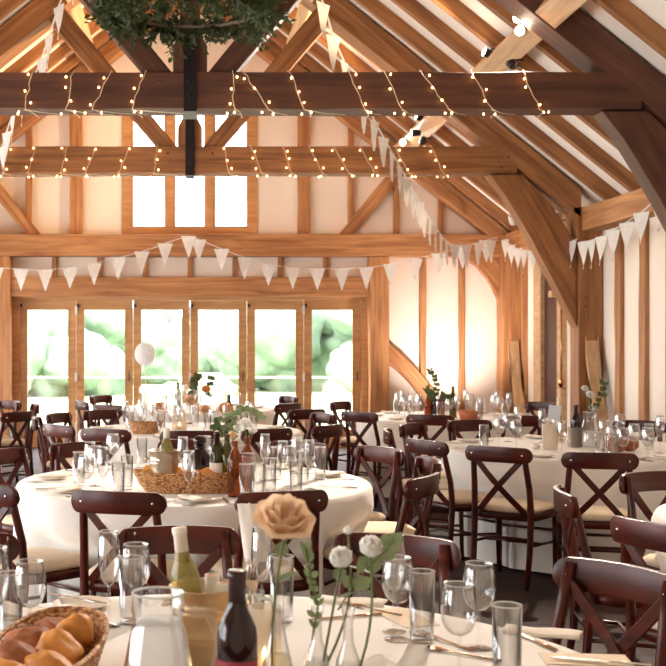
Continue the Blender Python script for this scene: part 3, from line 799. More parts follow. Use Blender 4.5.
def setting(tk, ang, R=.72, glasses=('flute', 'wine', 'high'), full=True):
    cx, cy = TABLES[tk][:2]
    u = Vector((math.cos(ang), math.sin(ang))); v = Vector((-u.y, u.x)); c = Vector((cx, cy))
    rz = math.atan2(-u.x, u.y)+PI
    def at(r, s): p = c+u*r+v*s; return p.x, p.y
    x, y = at(R+.02, .02)
    if free(x, y, .08):
        BUSY.append((x, y, .08))
        lay('plate', x, y, 0, tk)
        lay('napkin', x, y, rz+.5, tk, TOP+.0165)
    if full:
        for s, k in ((-.15, 'fork'), (.17, 'knife')):
            x, y = at(R, s)
            if free(x, y, .02): lay(k, x, y, rz+(.15 if s > 0 else -.1), tk)
    for g, (dr, ds) in zip(glasses, ((-.2, .10), (-.27, .02), (-.2, -.06))):
        x, y = at(R+dr, ds)
        put(g, x, y, tk)
# ------------------------------------------------------------------ flowers, bottles, baskets
def leaf_pts(p, d, up, L, W):
    d = d.normalized(); s = d.cross(up)
    if s.length < 1e-3: s = Vector((1, 0, 0))
    s.normalize(); n = s.cross(d).normalized()
    return [p, p+d*L*.3+s*W*.42+n*L*.05, p+d*L*.65+s*W*.42+n*L*.05, p+d*L, p+d*L*.65-s*W*.42+n*L*.05, p+d*L*.3-s*W*.42+n*L*.05, p+d*L*.3, p+d*L*.65]
def add_leaf(m, p, d, up, L, W):
    q = leaf_pts(Vector(p), Vector(d), Vector(up), L, W)
    m.add(q, [(0, 1, 6), (0, 6, 5), (1, 2, 7, 6), (6, 7, 4, 5), (2, 3, 7), (7, 3, 4)], True)
def rose_mb(r, seed=0, openn=1.0):
    rnd = random.Random(seed); m = MB()
    layers = [(5, 1.0, .35, 1.15), (5, .82, .75, 1.0), (5, .62, .95, .8), (4, .42, 1.1, .6), (3, .24, 1.15, .4)]
    for li, (n, rr, top, w) in enumerate(layers):
        for k in range(n):
            a0 = 2*PI*k/n+li*.7+rnd.uniform(-.15, .15); vs = []; fs = []
            U, V = 6, 6
            for j in range(V+1):
                v = j/V
                for i in range(U+1):
                    u = i/U*2-1
                    a = a0+u*w*(.35+.65*math.sin(PI*min(1, v*.75+.15)))
                    flare = (1-rr*.5)*0+ (.28*openn*rr*max(0, v-.6)/.4)
                    rad = r*rr*(math.sin(PI*.5*min(1, v*1.5+.1))*.85+flare)
                    z = r*(-.75+v*(.75+top*.75)-.35*rr*openn*max(0, v-.7)/.3-.12*u*u)
                    rad += r*.04*math.sin(u*5+li+k)
                    vs.append((rad*math.cos(a), rad*math.sin(a), z))
            for j in range(V):
                for i in range(U): fs.append((j*(U+1)+i, j*(U+1)+i+1, (j+1)*(U+1)+i+1, (j+1)*(U+1)+i))
            m.add(vs, fs, True)
    return m
def rose(x, y, z, r, mat, base, lab, tk=None, tilt=(0, 0), seed=1, openn=1.0, leaves=2, name='rose', bend=(.01, 0)):
    """rose with its stem running down to 'base' (3D)"""
    t = empty(name, (x, y, z)); c = Vector((x, y, z)); b = Vector(base)-c
    h = rose_mb(r, seed, openn).build('blossom', mat, t, fix=False); h.rotation_euler = (tilt[0], tilt[1], 0)
    pts = []
    for i in range(9):
        q = i/8; p = Vector((0, 0, -r*.7)).lerp(b, q); p += Vector((bend[0], bend[1], 0))*math.sin(PI*q); pts.append(p)
    MB().tube(pts, .0028, 6).build('stem', M['stem'], t)
    if leaves:
        m = MB(); rnd = random.Random(seed)
        for k in range(leaves):
            p = pts[1+k]; a = rnd.uniform(0, 6.28)
            add_leaf(m, p, (math.cos(a), math.sin(a)*.5, .3), (0, 0, 1), .05, .032)
        for k in range(4):
            a = k*1.57; add_leaf(m, (0, 0, -r*.72), (math.cos(a), math.sin(a), -.3), (0, 0, 1), r*.6, r*.25)
        m.build('leaves', M['leaf'], t, fix=False)
    tag(t, lab, 'flower', 'flowers on the tables'); return t
def bottle(x, y, tk, lab, mat, H=.30, R=.037, neck=.0145, lab_mat=None, foil=None, z=TOP, name='wine_bottle', cat='bottle', foil_len=.07, tilt=(0, 0), hollow=False, group=None):
    t = empty(name, (x, y, z)); t.rotation_euler = (tilt[0], tilt[1], 0)
    sh = H*.62
    prof = [(R*.9, 0), (R, .006), (R, sh), (R*.93, sh+.018), (R*.7, sh+.036), (neck*1.25, sh+.055), (neck, sh+.07), (neck*.95, H-.014), (neck*1.12, H-.012), (neck*1.12, H-.002), (neck*.9, H)]
    if hollow: MB().lathe(thin(prof, .002), 24, cap=False).build('bottle_body', mat, t)
    else: MB().lathe(prof, 24).build('bottle_body', mat, t)
    if lab_mat: MB().lathe([(R+.0006, sh*.25), (R+.0006, sh*.80)], 24, cap=False).build('label', lab_mat, t, fix=False)
    if foil: MB().lathe([(neck*1.06+.001, H-foil_len), (neck*1.06, H-.015), (neck*1.2, H-.013), (neck*1.2, H+.001), (.001, H+.0015)], 20).build('capsule', foil, t)
    tag(t, lab, cat, group or 'bottles on the tables'); BUSY.append((x, y, R)); return t
def basket(x, y, L, W, H, rz, lab, breads, seed=3, tk='A', blab='bread', cloth_=False):
    t = empty('bread_basket', (x, y, TOP), rz); n = 120; rows = 16; vs = []; fs = []
    def ring(r0, z, s, k, j):
        a = 2*PI*k/n; c, q = math.cos(a), math.sin(a)
        sx = math.copysign(abs(c)**.7, c)*W/2; sy = math.copysign(abs(q)**.85, q)*L/2
        wv = .0035*math.sin(k*PI/2.5)*(1 if j % 2 else -1)
        return (sx*s*(1+wv/.1), sy*s*(1+wv/.25), z)
    for j in range(rows+1):
        q = j/rows; s = .74+.26*q**.8
        for k in range(n):
            p = ring(0, 0, s, k, j); e = abs(p[1])/(L/2)
            vs.append((p[0], p[1], H*q*(1+.12*e*e)))
    for j in range(rows-1, -1, -1):
        q = j/rows; s = .70+.26*q**.8
        for k in range(n):
            p = ring(0, 0, s, k, j); e = abs(p[1])/(L/2)
            vs.append((p[0], p[1], max(.006, H*q*(1+.12*e*e))))
    m_ = 2*rows+1
    for j in range(m_-1):
        for k in range(n): fs.append((j*n+k, j*n+(k+1) % n, (j+1)*n+(k+1) % n, (j+1)*n+k))
    fs.append(tuple(reversed(range(n)))); fs.append(tuple((m_-1)*n+k for k in range(n)))
    MB().add(vs, fs, True).build('woven_body', M['wicker'], t)
    pts = []
    for k in range(61):
        a = 2*PI*k/60; c, q = math.cos(a), math.sin(a); sx = math.copysign(abs(c)**.7, c)*W/2; sy = math.copysign(abs(q)**.85, q)*L/2; e = abs(q)**.85
        pts.append((sx*.99, sy*.99, H*(1+.12*e*e)))
    MB().tube(pts, .006, 6).build('rim', M['wicker'], t)
    tag(t, lab, 'basket', 'bread baskets')
    R = Matrix.Rotation(rz, 3, 'Z')
    for i, (bx, by, bz, br, sc, rot, mt) in enumerate(breads):
        p = R @ Vector((bx, by, bz)); o = MB().ball((0, 0, 0), br, 30, 18, sc, .085, seed+i).build('bread_roll', M[mt])
        o.location = (x+p.x, y+p.y, TOP+bz); o.rotation_euler = rot
        reg(o, 'crusty piece of bread in the basket', tk, 'bread', 'pieces of bread')
    BUSY.append((x, y, W/2))
    return t
def eucalyptus(pts, name, lab, mat='leaf', L=.045, W=.04, dens=2, seed=0, group='greenery on the tables'):
    rnd = random.Random(seed); t = empty(name, pts[0]); o0 = Vector(pts[0]); P = [Vector(p)-o0 for p in pts]
    MB().tube(P, .002, 5).build('stem', M['stem'], t)
    m = MB()
    for i in range(1, len(P)):
        d = (P[i]-P[i-1])
        for k in range(dens):
            p = P[i-1]+d*(k+1)/dens
            for s in (-1, 1):
                a = rnd.uniform(-.6, .6)+s*1.57
                dr = Vector((math.cos(a)*.2+s*.6, rnd.uniform(-.6, .6), rnd.uniform(-.1, .7)))+d.normalized()*.5
                add_leaf(m, p, dr, (rnd.uniform(-.5, .5), -1, rnd.uniform(0, .7)), L*rnd.uniform(.7, 1.15), W*rnd.uniform(.7, 1.15))
    m.build('leaves', M[mat], t, fix=False); tag(t, lab, 'greenery', group); return t
def bucket(x, y, tk, lab, R=.078, H=.19, mat='brass'):
    t = empty('ice_bucket', (x, y, TOP)); r = R
    prof = [(r*.80, 0), (r*.82, .004)]
    for z in (.35, .42, .70, .77):
        f = .82+.16*z; prof += [(r*f, H*(z-.02)), (r*(f+.018), H*z), (r*f, H*(z+.02))]
    prof += [(r*.98, H*.97), (r*1.04, H*.985), (r*1.04, H), (r*.96, H), (r*.80, .01), (.001, .009)]
    MB().lathe(prof, 40).build('pail', M[mat], t)
    for s in (-1, 1): MB().tube([(s*r*.95, -.02, H*.8), (s*r*1.2, -.02, H*.78), (s*r*1.2, .02, H*.78), (s*r*.95, .02, H*.8)], .004, 6).build('handle', M[mat], t)
    tag(t, lab, 'bucket', 'ice buckets'); return t
def tealight(x, y, lab, R=.036, H=.10, z=TOP, name='candle_holder', grp='candle holders'):
    t = empty(name, (x, y, z))
    MB().lathe([(R, 0), (R*1.02, .004), (R, H), (R-.003, H), (R-.004, .008), (.001, .007)], 24).build('jar', M['frost'], t)
    cd = MB().lathe([(R*.55, .009), (R*.55, .045), (.001, .046)], 16).build('candle', M['wax'], t)
    MB().lathe([(.001, .047), (.006, .055), (.004, .066), (.0005, .076)], 10).build('flame', M['flame'], cd)
    tag(t, lab, 'candle', grp); BUSY.append((x, y, R)); return t
def carafe(x, y, lab, H=.26, rb=.062, rn=.034, rt=.05, water=.7, handle=True, wmat='water', name='water_jug'):
    t = empty(name, (x, y, TOP))
    prof = [(rb*.92, 0), (rb, .01), (rb*1.03, H*.2), (rb*.92, H*.45), (rn*1.18, H*.72), (rn*1.05, H*.80), (rn*1.18, H*.88), (rt, H-.004), (rt*1.02, H)]
    MB().lathe(thin(prof, .0025), 32, cap=False).build('glass_body', M['glass'], t)
    wp = [(r-.004, z+ (.006 if i == 0 else 0)) for i, (r, z) in enumerate(prof) if z <= H*water+.001]
    MB().lathe(wp+[(.001, wp[-1][1])], 32).build('water', M[wmat], t)
    MB().lathe([(rt-.002, H), (rt, H+.002), (rt*1.04, H), (rt, H-.003), (rt-.002, H)], 32, cap=False).build('rim', M['rim'], t)
    if handle: MB().tube([(rt*.7, 0, H*.88), (rb+.02, 0, H*.86), (rb+.045, 0, H*.66), (rb+.035, 0, H*.42), (rb*.95, 0, H*.35)], [.006, .007, .0075, .007, .006], 8, up=(0, 1, 0)).build('handle', M['glass'], t)
    tag(t, lab, 'jug', 'water jugs'); BUSY.append((x, y, rb)); return t

# ================================================================= foreground table A
br = [(-.03, -.20, .075, .055, (1, 1.1, .7), (.2, .1, 0), 'bread'), (.045, -.13, .08, .05, (1, 1.2, .7), (0, .3, .6), 'bread'),
      (-.035, -.08, .085, .052, (1, 1.1, .65), (.2, .3, 1), 'bread_d'), (.035, -.02, .085, .055, (.9, 1.2, .7), (.3, 0, .3), 'bread'),
      (-.04, .05, .08, .055, (1, 1.2, .7), (.1, .2, 2), 'bread_d'), (.04, .11, .09, .05, (.9, .7, 1.1), (.5, .3, .4), 'bread'), (-.01, .18, .075, .055, (1.1, 1.1, .6), (0, .3, .2), 'bread_d')]
basket(-.315, 2.44, .58, .24, .095, -.12, 'woven bread basket in the bottom left corner of the foreground table', br, 5, 'A')
carafe(-.062, 2.20, 'clear water jug with a handle and frosty water in the foreground, bottom left of centre', .262, .073, .045, .05, .84)
b = bottle(.088, 2.12, 'A', 'dark red wine bottle with a maroon label standing nearest the camera', M['redbottle'], .32, .039, .0148, M['maroon'], M['foil'], foil_len=.085)
MB().lathe([(.0165, .3185), (.0165, .3215), (.001, .322)], 20).build('cap_disc', M['silver'], b)
bucket(.035, 2.62, 'A', 'gold-toned ice bucket behind the red wine bottle on the foreground table', .082, .185)
BUSY.append((.035, 2.62, .09))
bottle(.012, 2.61, 'A', 'olive white-wine bottle with a white cap leaning in the gold ice bucket', M['paleglass'], .31, .034, .0145, None, M['whitelabel'], TOP+.012, tilt=(.0, -.12), foil_len=.08)
for (dx, dy, dz, hh) in ((.028, .03, 0, 0), (.055, -.01, -.012, 0)):
    t = empty('rolled_menu', (.034+dx-.01, 2.62+dy, TOP+.09+dz))
    MB().lathe([(.0175, 0), (.0175, .115), (.014, .115), (.014, .1)], 18).build('paper_roll', M['whitelabel'], t)
    MB().lathe([(.011, .08), (.013, .112), (.001, .113)], 16).build('orange_core', M['orangewax'], t)
    tag(t, ('rolled white paper tube with orange end, left one in the gold bucket' if dz == 0 else 'rolled white paper tube with orange end, right one in the gold bucket'), 'paper roll', 'paper rolls in the gold bucket')
tealight(.165, 2.50, 'frosted candle jar glowing just right of the red wine bottle neck', .037, .165)
# cutlery jar behind
t = empty('cutlery_jar', (.150, 2.72, TOP)); MB().lathe([(.028, 0), (.03, .005), (.03, .15), (.028, .15), (.027, .01), (.001, .009)], 20).build('jar', M['glass'], t); tag(t, 'clear jar of upright cutlery behind the glowing candle jar', 'jar'); BUSY.append((.15, 2.72, .03))
for k, (dx, a, kk) in enumerate(((-.01, .12, 'fork'), (.006, -.08, 'fork'), (.012, -.2, 'spoon'), (-.004, .02, 'spoon'))):
    o = inst(kk); o.location = (.150+dx, 2.72+.004*k-.006, TOP+.125); o.rotation_euler = (PI/2, a, 0); reg(o, 'upright steel '+kk+' in the cutlery jar', 'A', kk, kk+'s in the jar')
# rose and its bottle vase
t = empty('bottle_vase', (.172, 2.22, TOP))
pv = [(.036, 0), (.040, .008), (.041, .05), (.036, .09), (.024, .14), (.0155, .18), (.013, .22), (.0135, .245), (.017, .25)]
MB().lathe(thin(pv, .002), 28, cap=False).build('glass_body', M['glass'], t); MB().lathe([(.034, .008), (.038, .05), (.033, .09), (.022, .135), (.001, .135)], 24).build('water', M['yellowwater'], t)
tag(t, 'tapered clear bottle vase of yellowish water holding the peach rose', 'vase', 'bottle vases'); BUSY.append((.172, 2.22, .042))
rose(.172, 2.06, 1.184, .051, M['rose_peach'], (.166, 2.235, TOP+.02), 'large peach rose in the foreground, blurred before a chair back', tilt=(.55, .1), seed=4, leaves=3, bend=(-.012, 0))
# small bottles with white rose buds
for (x, y, lab, sc) in ((.262, 2.33, 'left one of the two small clear bud vases, bottom centre', 1), (.322, 2.30, 'right one of the two small clear bud vases, bottom centre', 1.02)):
    t = empty('bud_vase', (x, y, TOP)); pv = [(.022, 0), (.026, .006), (.028, .06), (.024, .10), (.011, .135), (.0095, .17), (.0135, .2), (.0145, .205)]
    MB().lathe(thin([(a*sc, z*sc) for a, z in pv], .002), 24, cap=False).build('glass_body', M['glass'], t); MB().lathe([(.024, .008), (.026, .06), (.022, .095), (.001, .096)], 20).build('water', M['water'], t)
    tag(t, lab, 'vase', 'bottle vases'); BUSY.append((x, y, .03))
def rpx(px, py, d): return at_d(px, py, d)
p = rpx(341, 557, 2.28); rose(p.x, p.y, p.z, .026, M['rose_white'], (.262, 2.33, TOP+.02), 'left white rosebud above the small clear bud vases', tilt=(.4, -.3), seed=8, openn=.25, leaves=2, bend=(.0, 0))
p = rpx(371, 546, 2.24); rose(p.x, p.y, p.z, .026, M['rose_white'], (.322, 2.30, TOP+.02), 'right white rosebud with broad green leaves above the bud vases', tilt=(.3, .2), seed=9, openn=.2, leaves=1, bend=(.02, 0))
p = rpx(348, 530, 2.30); rose(p.x, p.y, p.z, .011, M['rose_white'], (.265, 2.335, TOP+.05), 'tiny closed pale bud rising above the left white rosebud', tilt=(0, 0), seed=10, openn=.1, leaves=0, name='rosebud', bend=(.03, 0))
a = rpx(338, 640, 2.31); 
for nm, seq, sd, lab in (('eucalyptus_sprig', [(338, 610), (352, 588), (364, 572), (378, 558), (388, 549)], 3, 'sprig of broad sage leaves beside the right white rosebud'),
                    ('leafy_sprig', [(312, 640), (318, 606), (312, 585), (308, 562), (306, 548)], 5, 'blurred olive foliage sprig rising left of the bud vases')):
    P = [rpx(x, y, 2.32-.01*i) for i, (x, y) in enumerate(seq)]
    eucalyptus(P, nm, lab, 'leaf', .045 if sd == 3 else .022, .042 if sd == 3 else .014, 1 if sd == 3 else 3, sd)
# glasses (pixel column, pixel row of the rim)
for k, px, py in (('flute', 109, 531), ('wine', 136, 544), ('high', 131, 557), ('wine', 30, 561), ('high', 10, 573), ('flute', -3, 547),
                  ('flute', 394, 535), ('wine', 398, 557), ('high', 422, 571), ('wine', 479, 563), ('wine', 459, 584), ('high', 507, 605), ('high', 282, 556), ('flute', 262, 527)):
    put_px(k, px, py, 'A', force=True)
def table_px(px, py): return at_h(px, py, TOP)
def layx(kind, px, py, rz, **k):
    p = table_px(px, py); return lay(kind, p.x, p.y, rz, 'A', **k)
p = table_px(82, 607); lay('plate', p.x, p.y, 0, 'A', desc='white side plate with a knife across it'); BUSY.append((p.x, p.y, .08))
lay('knife', p.x-.02, p.y+.02, .95, 'A', z=TOP+.0165, desc='knife laid across the white side plate')
lay('fork', p.x-.13, p.y-.03, 1.2, 'A', desc='fork left of the side plate')
p = table_px(15, 616); lay('plate', p.x, p.y, 0, 'A', desc='white side plate behind the left glasses')
lay('napkin', p.x, p.y, .9, 'A', z=TOP+.0165)
p = table_px(352, 602); lay('napkin', p.x, p.y, 1.3, 'A', desc='flat folded napkin below the white roses')
layx('fork', 372, 610, .75, desc='gilt fork beside the folded napkin', mat=M['bronze']); layx('knife', 345, 618, 1.9, desc='gilt knife in front of the folded napkin', mat=M['bronze'])
layx('card', 405, 618, .3, desc='kraft card behind the middle highball glass'); layx('fork', 445, 642, .5, desc='fork with tines up between the glasses', mat=M['bronze'])
layx('spoon', 462, 655, .9, desc='spoon beside the right glasses', mat=M['bronze'])
layx('napkin', 542, 633, 1.2, desc='folded napkin at the right table edge'); layx('knife', 530, 640, .3, desc='knife by the right highball glass', mat=M['bronze'])
layx('card', 586, 660, 1.45, desc='kraft menu card hanging near the right table edge'); layx('knife', 600, 664, 1.25, z=TOP+.003, desc='pale-handled knife on the right menu card')
# napkin draped on a chair at table B
q = at_d(247, 503, 4.66); vs = []; fs = []
for j in range(9):
    for i in range(5):
        u = i/4-.5; vs.append((u*.085*(1+.1*j/8)+.006*j*.8, .008*math.sin(i*1.7+j*.3)-.02, -.03*j))
for j in range(8):
    for i in range(4): fs.append((j*5+i, j*5+i+1, (j+1)*5+i+1, (j+1)*5+i))
o = MB().add(vs, fs, True).build('draped_napkin', M['napkin'], fix=False); o.location = (q.x, q.y, q.z); sm = o.modifiers.new('s', 'SOLIDIFY'); sm.thickness = .004
tag(o, 'white napkin hanging from the chair behind the peach rose', 'napkin')

# ================================================================= middle table B
br = [(0, -.20+.08*i, .07+.012*(i % 2), .05, (1, 1.15, .75), (.2*i, .1, i), 'bread' if i % 2 else 'bread_d') for i in range(6)]
p = table_px(187, 492); basket(p.x, p.y, .54, .2, .095, PI/2, 'long woven bread basket in the middle of the middle table', br, 30, 'B')
for dx in (-.2, -.1, 0, .1, .2): BUSY.append((p.x+dx, p.y, .1))
p = at_h(164, 450, TOP+.21); bucket(p.x, p.y, 'B', 'pewter ice bucket behind the long bread basket', .078, .21, 'pewter'); BUSY.append((p.x, p.y, .09))
bottle(p.x+.005, p.y, 'B', 'pale white-wine bottle with a cream cap standing in the pewter ice bucket', M['paleglass'], .30, .036, .0145, None, M['whitelabel'], TOP+.02, tilt=(0, .03))
p = at_h(200, 435, TOP+.27)
t = empty('decanter', (p.x, p.y, TOP)); MB().lathe([(.05, 0), (.062, .03), (.066, .10), (.055, .16), (.028, .195), (.022, .205), (.03, .21), (.03, .215), (.001, .216)], 28).build('body', M['redbottle'], t); MB().ball((0, 0, .24), .034, 20, 12, (1, 1, .85)).build('ball_stopper', M['redbottle'], t)
tag(t, 'dark round-bodied decanter with a ball stopper on the middle table', 'decanter'); BUSY.append((p.x, p.y, .066))
for px, py, H, mt, lm, fo, lab in ((217, 432, .30, M['greenglass'], M['whitelabel'], M['foil'], 'dark wine bottle with a white paper label right of the decanter'),
      (227, 434, .29, M['greenglass'], None, None, 'olive green bottle holding flowers on the middle table'),
      (235, 441, .27, M['amber'], None, None, 'amber bottle under the small pink rosebud on the middle table'),
      (247, 437, .28, M['amber'], None, None, 'brown amber bottle right of the other amber one on the middle table')):
    p = at_h(px, py, TOP+H); bottle(p.x, p.y, 'B', lab, mt, H, .037, .014, lm, fo)
def fl(px, py, d, r, mat, bpx, bpy, lab, sd, openn=.8, leaves=1, tilt=(.5, 0)):
    p = at_d(px, py, d); b = at_d(bpx, bpy, d); return rose(p.x, p.y, p.z, r, mat, b, lab, seed=sd, openn=openn, leaves=leaves, tilt=tilt, bend=(0, 0))
fl(232, 435, 5.9, .024, M['rose_peach'], 236, 452, 'small pale pink rosebud in an amber bottle on the middle table', 21, .3)
fl(245, 422, 5.95, .030, M['rose_white'], 247, 445, 'white blossom between eucalyptus leaves on the middle table', 22)
fl(238, 428, 6.0, .022, M['rose_white'], 228, 450, 'smaller white blossom left of the larger one in the eucalyptus', 23)
fl(253, 430, 6.0, .022, M['rose_white'], 248, 450, 'pale blossom low at the right of the eucalyptus', 24)
for seq, sd, lab in (([(228, 440), (222, 432), (215, 428), (218, 422)], 1, 'short bright green sprig at the left of the middle table flowers'),
                     ([(235, 440), (232, 426), (236, 415), (244, 409), (254, 412), (259, 418)], 2, 'long eucalyptus branch arching right over the middle table flowers'),
                     ([(230, 438), (226, 422), (231, 416)], 3, 'upright eucalyptus sprig in the middle table flowers')):
    eucalyptus([at_d(x, y, 6.0+.02*i) for i, (x, y) in enumerate(seq)], 'eucalyptus_sprig', lab, 'leaf' if sd > 1 else 'leaf_d', .042, .036, 2, 50+sd)
for k, px, py in (('high', 79, 452), ('flute', 90, 442), ('wine', 95, 446), ('wine', 113, 434), ('high', 118, 462), ('wine', 133, 449), ('high', 127, 455), ('flute', 103, 447),
                  ('flute', 187, 457), ('wine', 204, 450), ('flute', 183, 437), ('wine', 248, 453), ('high', 258, 463), ('flute', 265, 434), ('high', 276, 447), ('wine', 290, 446), ('high', 303, 451), ('wine', 298, 437), ('flute', 310, 440), ('high', 246, 464), ('high', 142, 438), ('wine', 205, 436), ('high', 320, 447), ('wine', 306, 444), ('flute', 283, 441), ('wine', 86, 455), ('high', 270, 458), ('wine', 240, 445), ('flute', 122, 440), ('high', 296, 460)):
    put_px(k, px, py, 'B')
for a in (-2.55, -1.6, -.55, .25, .85, 2.35, 3.0): setting('B', a, .76, ())
# ================================================================= right-hand table C
p = at_h(590, 412, TOP+.25); carafe(p.x, p.y, 'broad clear water jug under the white roses on the right-hand table', .25, .07, .04, .05)
PC = p
t = p = at_h(570, 418, TOP+.2)
tealight(p.x, p.y-.1, 'glass candle jar with a glowing flame left of the water jug', .05, .14, name='lantern_jar')
p = at_h(576, 405, TOP+.3); bottle(p.x, p.y, 'C', 'dark wine bottle behind the candle jar on the right-hand table', M['redbottle'], .30, .037, .0145, None, M['foil'])
p = at_h(571, 394, TOP+.36); t = empty('taper_candle', (p.x-.06, p.y+.12, TOP)); MB().lathe([(.04, 0), (.04, .01), (.012, .02), (.012, .06), (.016, .065), (.001, .066)], 16).build('holder', M['brass'], t); MB().lathe([(.011, .066), (.009, .33), (.001, .335)], 12).build('candle', M['wax'], t); tag(t, 'tall thin white taper candle on the right-hand table', 'candle')
for px, py, r, sd, lab in ((594, 408, .033, 31, 'lowest of the three white roses over the water jug'), (590, 394, .030, 32, 'middle one of the three white roses over the water jug'), (585, 388, .024, 33, 'highest and smallest of the three white roses over the water jug')):
    q = at_d(px, py, PC.y-.02*sd+.62); rose(q.x, q.y, q.z, r, M['rose_white'], (PC.x, PC.y, TOP+.2), lab, seed=sd, openn=.9, tilt=(.7, 0), leaves=1, bend=(0, 0))
eucalyptus([(PC.x, PC.y, TOP+.22), (PC.x+.04, PC.y, TOP+.28), (PC.x+.08, PC.y, TOP+.36), (PC.x+.1, PC.y, TOP+.44)], 'leafy_sprig', 'dark green leaves beside the white roses on the right-hand table', 'leaf_d', .05, .04, 2, 61)
p = at_h(550, 418, TOP+.22); t = empty('card_holder', (p.x, p.y, TOP)); MB().lathe([(.045, 0), (.05, .01), (.055, .18), (.052, .18), (.045, .012), (.001, .011)], 24).build('glass_jar', M['frost'], t); c_ = MB().box((0, 0, .26), (.085, .003, .10)).box((0, 0, .1), (.004, .004, .25)).build('card', M['bluecard'], t); c_.rotation_euler = (0, .12, 0)
tag(t, 'frosted jar holding a pale blue card on the right-hand table', 'card holder'); BUSY.append((p.x, p.y, .055))
br = [(.0, -.06, .06, .055, (1, 1.1, .8), (0, 0, 0), 'bread_d'), (.0, .06, .06, .055, (1, 1, .8), (0, .3, 1), 'bread_d')]
for i, (px, py) in enumerate(((616, 452), (629, 451))):
    q = table_px(px, py); o = MB().ball((0, 0, 0), .062, 24, 14, (1.1, 1, .85), .05, 70+i).build('bread_loaf', M['bread_d']); o.location = (q.x, q.y, TOP+.05); BUSY.append((q.x, q.y, .06))
    tag(o, ('left' if i == 0 else 'right')+' one of the two round brown loaves on the right-hand table', 'bread')
for k, px, py in (('wine', 499, 418), ('wine', 516, 420), ('wine', 508, 414), ('flute', 488, 402), ('wine', 495, 408), ('high', 521, 425), ('high', 484, 425), ('flute', 542, 409), ('flute', 551, 427), ('flute', 562, 424), ('wine', 556, 415),
                  ('wine', 604, 420), ('flute', 607, 414), ('wine', 620, 414), ('wine', 634, 424), ('wine', 642, 432), ('high', 649, 424), ('wine', 655, 420), ('flute', 660, 416), ('high', 645, 442), ('wine', 664, 430), ('high', 600, 432), ('wine', 612, 426)):
    put_px(k, px, py, 'C')
for a in (-2.9, -2.2, -1.45, -.9, 2.5, 1.6, .9): setting('C', a, .76, ())
p = table_px(535, 449); MBx = MB().ball((0, 0, .02), .035, 16, 10, (1, 1, .6)).build('bread_roll', M['plate']); MBx.location = (p.x, p.y, TOP); reg(MBx, 'small white lidded dish', 'C', 'dish', 'dishes')
# ================================================================= far tables
def far_table(tk, n, a0, glasses):
    for k in range(n): setting(tk, a0+2*PI*k/n, .74, glasses, False)
far_table('D', 9, -1.2, ('flute', 'wine', 'high')); 
p = at_h(180, 418, TOP+.16); tealight(0-.09, 9.5, 'white frosted candle jar in the middle of the centre table', .06, .16)
rose(.29, 9.3, .96, .055, M['rose_orange'], (.29, 9.35, TOP+.02), 'orange rose standing up from the centre table', seed=41, tilt=(.8, 0))
rose(.12, 9.3, .95, .045, M['rose_peach'], (.12, 9.35, TOP+.02), 'pale peach rose low on the centre table', seed=42, tilt=(.8, 0))
br = [(0, -.06, .05, .05, (1, 1.2, .8), (0, 0, 0), 'bread'), (0, .06, .05, .05, (1, 1.2, .8), (0, 0, .5), 'bread')]
basket(-.36, 9.25, .28, .16, .09, PI/2, 'small round bread basket at the left of the centre table', br, 80, 'D')
bottle(.33, 9.6, 'D', 'dark slim bottle behind the orange rose on the centre table', M['redbottle'], .3)
far_table('E', 9, .2, ('flute', 'wine', 'high')); far_table('F', 7, .5, ('wine', 'flute', 'high')); far_table('J', 9, .1, ('flute', 'wine', 'high'))
for px, py, H, mt, lab in ((428, 400, .22, M['amber'], 'bright amber bottle at the left on the back right table'), (434, 399, .24, M['redbottle'], 'dark bottle holding the tall green sprig on the back right table'), (441, 401, .22, M['amber'], 'dark amber bottle with yellow label on the back right table'), (453, 391, .31, M['greenglass'], 'tall dark green wine bottle on the back right table')):
    q = at_d(px, py, 11.2); bottle(q.x, 11.2, 'E', lab, mt, H, .036, .014)
eucalyptus([at_d(x, y, 11.15) for x, y in ((434, 408), (436, 396), (437, 386), (434, 378), (430, 371))], 'leafy_sprig', 'tall thin green sprig before the pink wall on the back right table', 'leaf_d', .05, .04, 2, 91)
eucalyptus([at_d(x, y, 11.15) for x, y in ((434, 404), (431, 396), (427, 392))], 'leafy_sprig', 'bright leafy sprig leaning left on the back right table', 'leaf_d', .07, .05, 2, 92)
eucalyptus([at_d(x, y, 11.15) for x, y in ((441, 404), (444, 398), (447, 398))], 'leafy_sprig', 'dark leafy sprig leaning right on the back right table', 'leaf_d', .07, .05, 2, 93)
q = at_d(470, 421, 10.9); t = MB().lathe([(.095, 0), (.12, .09), (.112, .09), (.09, .008), (.001, .007)], 28).build('planter_bowl', M['terracotta']); t.location = (q.x, 10.9, TOP); tag(t, 'round terracotta-coloured wooden bowl on the back right table', 'bowl')
# far table: flowers, bottles, balloon
q = at_d(178, 386, 12.6); bottle(q.x, 12.6, 'J', 'dark green wine bottle on the far table, in front of the door stile', M['greenglass'], .3)
rose(.18, 12.6, .98, .05, M['rose_orange'], (.18, 12.65, TOP+.02), 'small orange rose on the far table', seed=51, tilt=(.8, 0))
rose(.04, 12.6, .94, .05, M['rose_white'], (.06, 12.65, TOP+.02), 'pale blossom on the far table left of the orange rose', seed=52, tilt=(.8, 0))
rose(.0, 12.5, .86, .07, M['rose_peach'], (.0, 12.55, TOP+.02), 'large pale blossom low on the far table', seed=53, tilt=(.8, 0))
eucalyptus([at_d(x, y, 12.6) for x, y in ((192, 400), (193, 390), (194, 383), (197, 379))], 'leafy_sprig', 'green sprig on top of the far table flowers', 'leaf_d', .08, .07, 2, 94)
eucalyptus([at_d(x, y, 12.6) for x, y in ((206, 404), (208, 396), (210, 386), (211, 380))], 'leafy_sprig', 'thin dark sprig at the right of the far table flowers', 'leaf_d', .08, .07, 1, 95)
